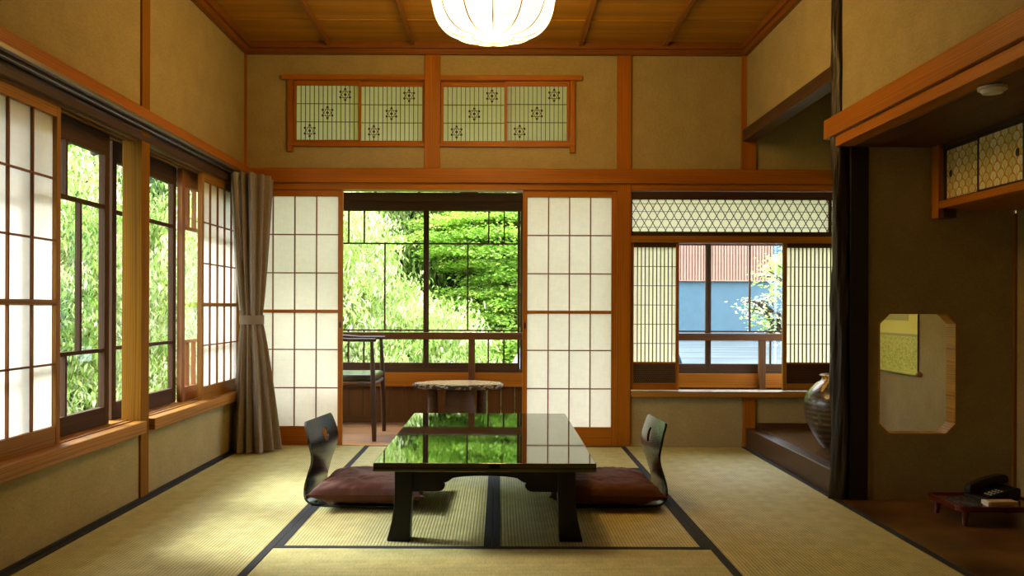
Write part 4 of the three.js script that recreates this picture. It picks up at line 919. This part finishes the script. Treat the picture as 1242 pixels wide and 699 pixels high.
const MIX = [[0.28, 0.42, 0.08], [0.40, 0.52, 0.13], [0.15, 0.28, 0.04], [0.52, 0.58, 0.24]];
const H0 = -GY;
tree('willow_leaf_tree', 'pale yellow-green drooping-leaved tree filling the doorway view beside the maple', { seed: 101, pos: [-1.9, GY, -6.4], trunk: 2.6, blobs: [[-0.6, 3.5, 0, 1.5, 1.3], [0.7, 3.0, 0.5, 1.15, 0.9], [-1.4, 4.6, -0.4, 1.6, 1.2], [0.6, 2.3, 0.4, 1.1, 0.8], [-1.9, 2.6, 0.4, 1.2, 1.1]], n: 5200, leaf: 'willow', cols: PALE, group: 'garden trees' });
tree('willow_leaf_tree', 'pale green drooping-leaved tree seen through the opening beside the window post', { seed: 102, pos: [-5.2, GY, -4.2], trunk: 2.6, blobs: [[0, 3.4, 0, 1.6, 1.4], [-0.6, 4.7, 0.3, 1.5, 1.1], [0.6, 2.3, 0.5, 1.3, 0.9], [-1.4, 2.8, 1.2, 1.3, 1.1]], n: 4600, leaf: 'willow', cols: [...PALE, ...MIX], group: 'garden trees' });
tree('willow_leaf_tree', 'light green leafy tree outside the opening nearest the room entrance', { seed: 103, pos: [-5.6, GY, -0.6], trunk: 2.2, blobs: [[0, 3.2, 0, 1.3, 1.1], [-0.5, 4.2, 0.6, 1.3, 0.8], [0.2, 2.2, 0.2, 1.2, 0.9]], n: 3400, leaf: 'willow', cols: [...PALE, ...MIX], group: 'garden trees' });
tree('maple_tree', 'vivid green maple with layered foliage seen through the open doorway', { seed: 104, pos: [0.75, GY, -8.8], trunk: 3.0, tr: 0.14, blobs: [[-0.6, 4.9, 0.2, 1.5, 0.75], [0.15, 4.0, 0.5, 1.3, 0.6], [-1.0, 3.6, 0.3, 1.0, 0.5], [0.1, 5.7, 0, 1.3, 0.7], [-1.0, 5.9, -0.3, 1.4, 0.6]], n: 5600, leaf: 'maple', cols: VIVID, layers: 3, group: 'garden trees' });
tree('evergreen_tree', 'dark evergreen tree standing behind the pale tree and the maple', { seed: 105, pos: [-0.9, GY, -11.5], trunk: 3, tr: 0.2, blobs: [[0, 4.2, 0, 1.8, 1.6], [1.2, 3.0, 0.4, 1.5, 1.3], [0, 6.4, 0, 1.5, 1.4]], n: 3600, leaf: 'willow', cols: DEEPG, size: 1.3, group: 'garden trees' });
tree('broadleaf_tree', 'mid green broadleaf tree rising behind the pale doorway tree', { seed: 106, pos: [-4.4, GY, -10.8], trunk: 3.4, tr: 0.2, blobs: [[0, 4.8, 0, 2.2, 1.7], [1.8, 4.6, 0.5, 1.6, 1.5], [-1.8, 4.0, 0.3, 2, 1.6], [0.4, 6.6, 0, 1.9, 1.4]], n: 5200, leaf: 'willow', cols: MIX, size: 1.4, group: 'garden trees' });
tree('broadleaf_tree', 'mid green broadleaf tree farthest from the window wall', { seed: 107, pos: [-9.2, GY, -8.6], trunk: 3.2, tr: 0.2, blobs: [[0, 4.6, 0, 2.3, 1.8], [1.6, 3.4, 0.8, 1.9, 1.5], [-1.6, 4.4, 0.6, 2, 1.6], [0.2, 6.4, 0, 1.8, 1.3]], n: 5200, leaf: 'willow', cols: [...MIX, ...PALE], size: 1.5, group: 'garden trees' });
tree('broadleaf_tree', 'mid green broadleaf tree rising behind the maple', { seed: 108, pos: [2.9, GY, -13.2], trunk: 3.2, tr: 0.2, blobs: [[0, 5.0, 0, 2.2, 1.7], [-1.8, 5.4, 0.3, 1.8, 1.5], [0.2, 7.2, 0, 1.8, 1.4]], n: 3800, leaf: 'maple', cols: [...VIVID, ...MIX], size: 2.0, group: 'garden trees' });
tree('leafy_shrub', 'leafy green shrub below the veranda windows behind the armchair', { seed: 109, pos: [-1.3, GY, -4.2], category: 'shrub', blobs: [[0, 2.1, 0, 1.2, 0.9], [0.9, 1.8, 0.2, 1.0, 0.8]], n: 1800, leaf: 'willow', cols: [...MIX, ...PALE], group: 'garden shrubs' });
tree('leafy_shrub', 'glossy green shrub below the maple in the doorway view', { seed: 110, pos: [0.55, GY, -7.0], category: 'shrub', blobs: [[-0.4, 2.2, 0, 1.0, 0.8], [-0.2, 2.9, -0.4, 0.7, 0.5]], n: 1500, leaf: 'maple', cols: [...VIVID, ...MIX], size: 1.3, group: 'garden shrubs' });
tree('branching_maple', 'slender maple branch with light leaves in front of the blue house', { seed: 111, pos: [4.05, GY, -4.9], trunk: 2.9, tr: 0.05, lean: -0.1, blobs: [[-0.50, 4.05, 0.1, 0.36, 0.30], [-0.86, 3.68, 0.2, 0.24, 0.15], [-0.62, 3.42, 0.1, 0.30, 0.12], [-0.1, 4.3, 0, 0.5, 0.4]], n: 120, leaf: 'maple', cols: [...PALE, [0.35, 0.5, 0.15]], size: 0.9, group: 'garden trees' });
// dark undergrowth on the slope
{
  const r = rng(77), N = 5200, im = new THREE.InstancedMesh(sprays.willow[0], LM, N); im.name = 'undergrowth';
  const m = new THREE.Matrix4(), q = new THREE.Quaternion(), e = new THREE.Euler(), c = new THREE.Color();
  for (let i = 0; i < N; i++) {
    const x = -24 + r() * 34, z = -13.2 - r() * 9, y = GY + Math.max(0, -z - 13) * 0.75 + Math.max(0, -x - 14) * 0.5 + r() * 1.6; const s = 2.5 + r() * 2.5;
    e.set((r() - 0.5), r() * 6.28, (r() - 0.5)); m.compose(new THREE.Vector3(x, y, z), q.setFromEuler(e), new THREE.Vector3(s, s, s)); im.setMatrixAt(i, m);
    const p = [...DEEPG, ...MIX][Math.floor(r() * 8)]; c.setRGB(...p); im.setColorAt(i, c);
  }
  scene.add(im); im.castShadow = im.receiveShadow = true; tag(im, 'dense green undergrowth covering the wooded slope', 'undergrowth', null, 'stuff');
}
// blue neighbouring house, seen from the upper floor
{
  const h = thing('house', 'blue-grey neighbouring house with terracotta slatted upper screen', 'building', [0, 0, 0]);
  const blue = std(lin(0.072, 0.14, 0.185), { map: plasterTex, roughness: 0.9 });
  const terra = wood(0.36, 0.22, 0.165, 0.7), pale = std(lin(0.13, 0.165, 0.18), { map: woodTex, roughness: 0.5 });
  const Z = -7.0;
  bar(h, 'wall', blue, 2.6, 7.2, GY, 2.15, Z - 3, Z);
  bar(h, 'slat_backing', std(lin(0.30, 0.15, 0.11), { roughness: 0.9 }), 2.6, 4.02, 1.40, 2.1, Z, Z + 0.02);
  for (let x = 2.6; x < 4.02; x += 0.043) bar(h, 'slat', terra, x, x + 0.03, 1.385, 2.1, Z + 0.02, Z + 0.05);
  bar(h, 'slat_rail', terra, 2.6, 4.02, 1.385, 1.40, Z, Z + 0.06);
  // lower roof of pale boards, stepping down toward the garden
  for (let k = 0; k < 9; k++) { const m = part('roof_board', slab(4.8, 0.022, 0.17), pale, h, [5.0, 0.44 - k * 0.072, Z + 0.10 + k * 0.14], [0.46, 0, 0]); void m; }
  bar(h, 'roof_wall', blue, 2.6, 7.0, GY, -0.24, Z, Z + 1.1);
}
{
  const s = thing('shed', 'pale metal shed roof showing between the doorway and the shrubs', 'shed', [0.62, 0, -6.0], -0.2);
  const tin = std(lin(0.50, 0.55, 0.60), { roughness: 0.35, metalness: 0.2 });
  for (let k = 0; k < 8; k++) { part('roof_sheet', slab(0.21, 0.012, 1.3), tin, s, [-0.2 + k * 0.215, 0.36 - 0.02 * k, 0.4], [0.30, 0, -0.12]); part('roof_seam', slab(0.012, 0.025, 1.3), M.metal, s, [-0.2 + k * 0.215 + 0.107, 0.37 - 0.02 * k, 0.4], [0.30, 0, -0.12]); }
  bar(s, 'shed_wall', std(lin(0.3, 0.3, 0.28), { roughness: 0.9 }), -0.2, 1.4, GY, -0.1, -0.2, 0.9);
}

renderer.render(scene, camera);
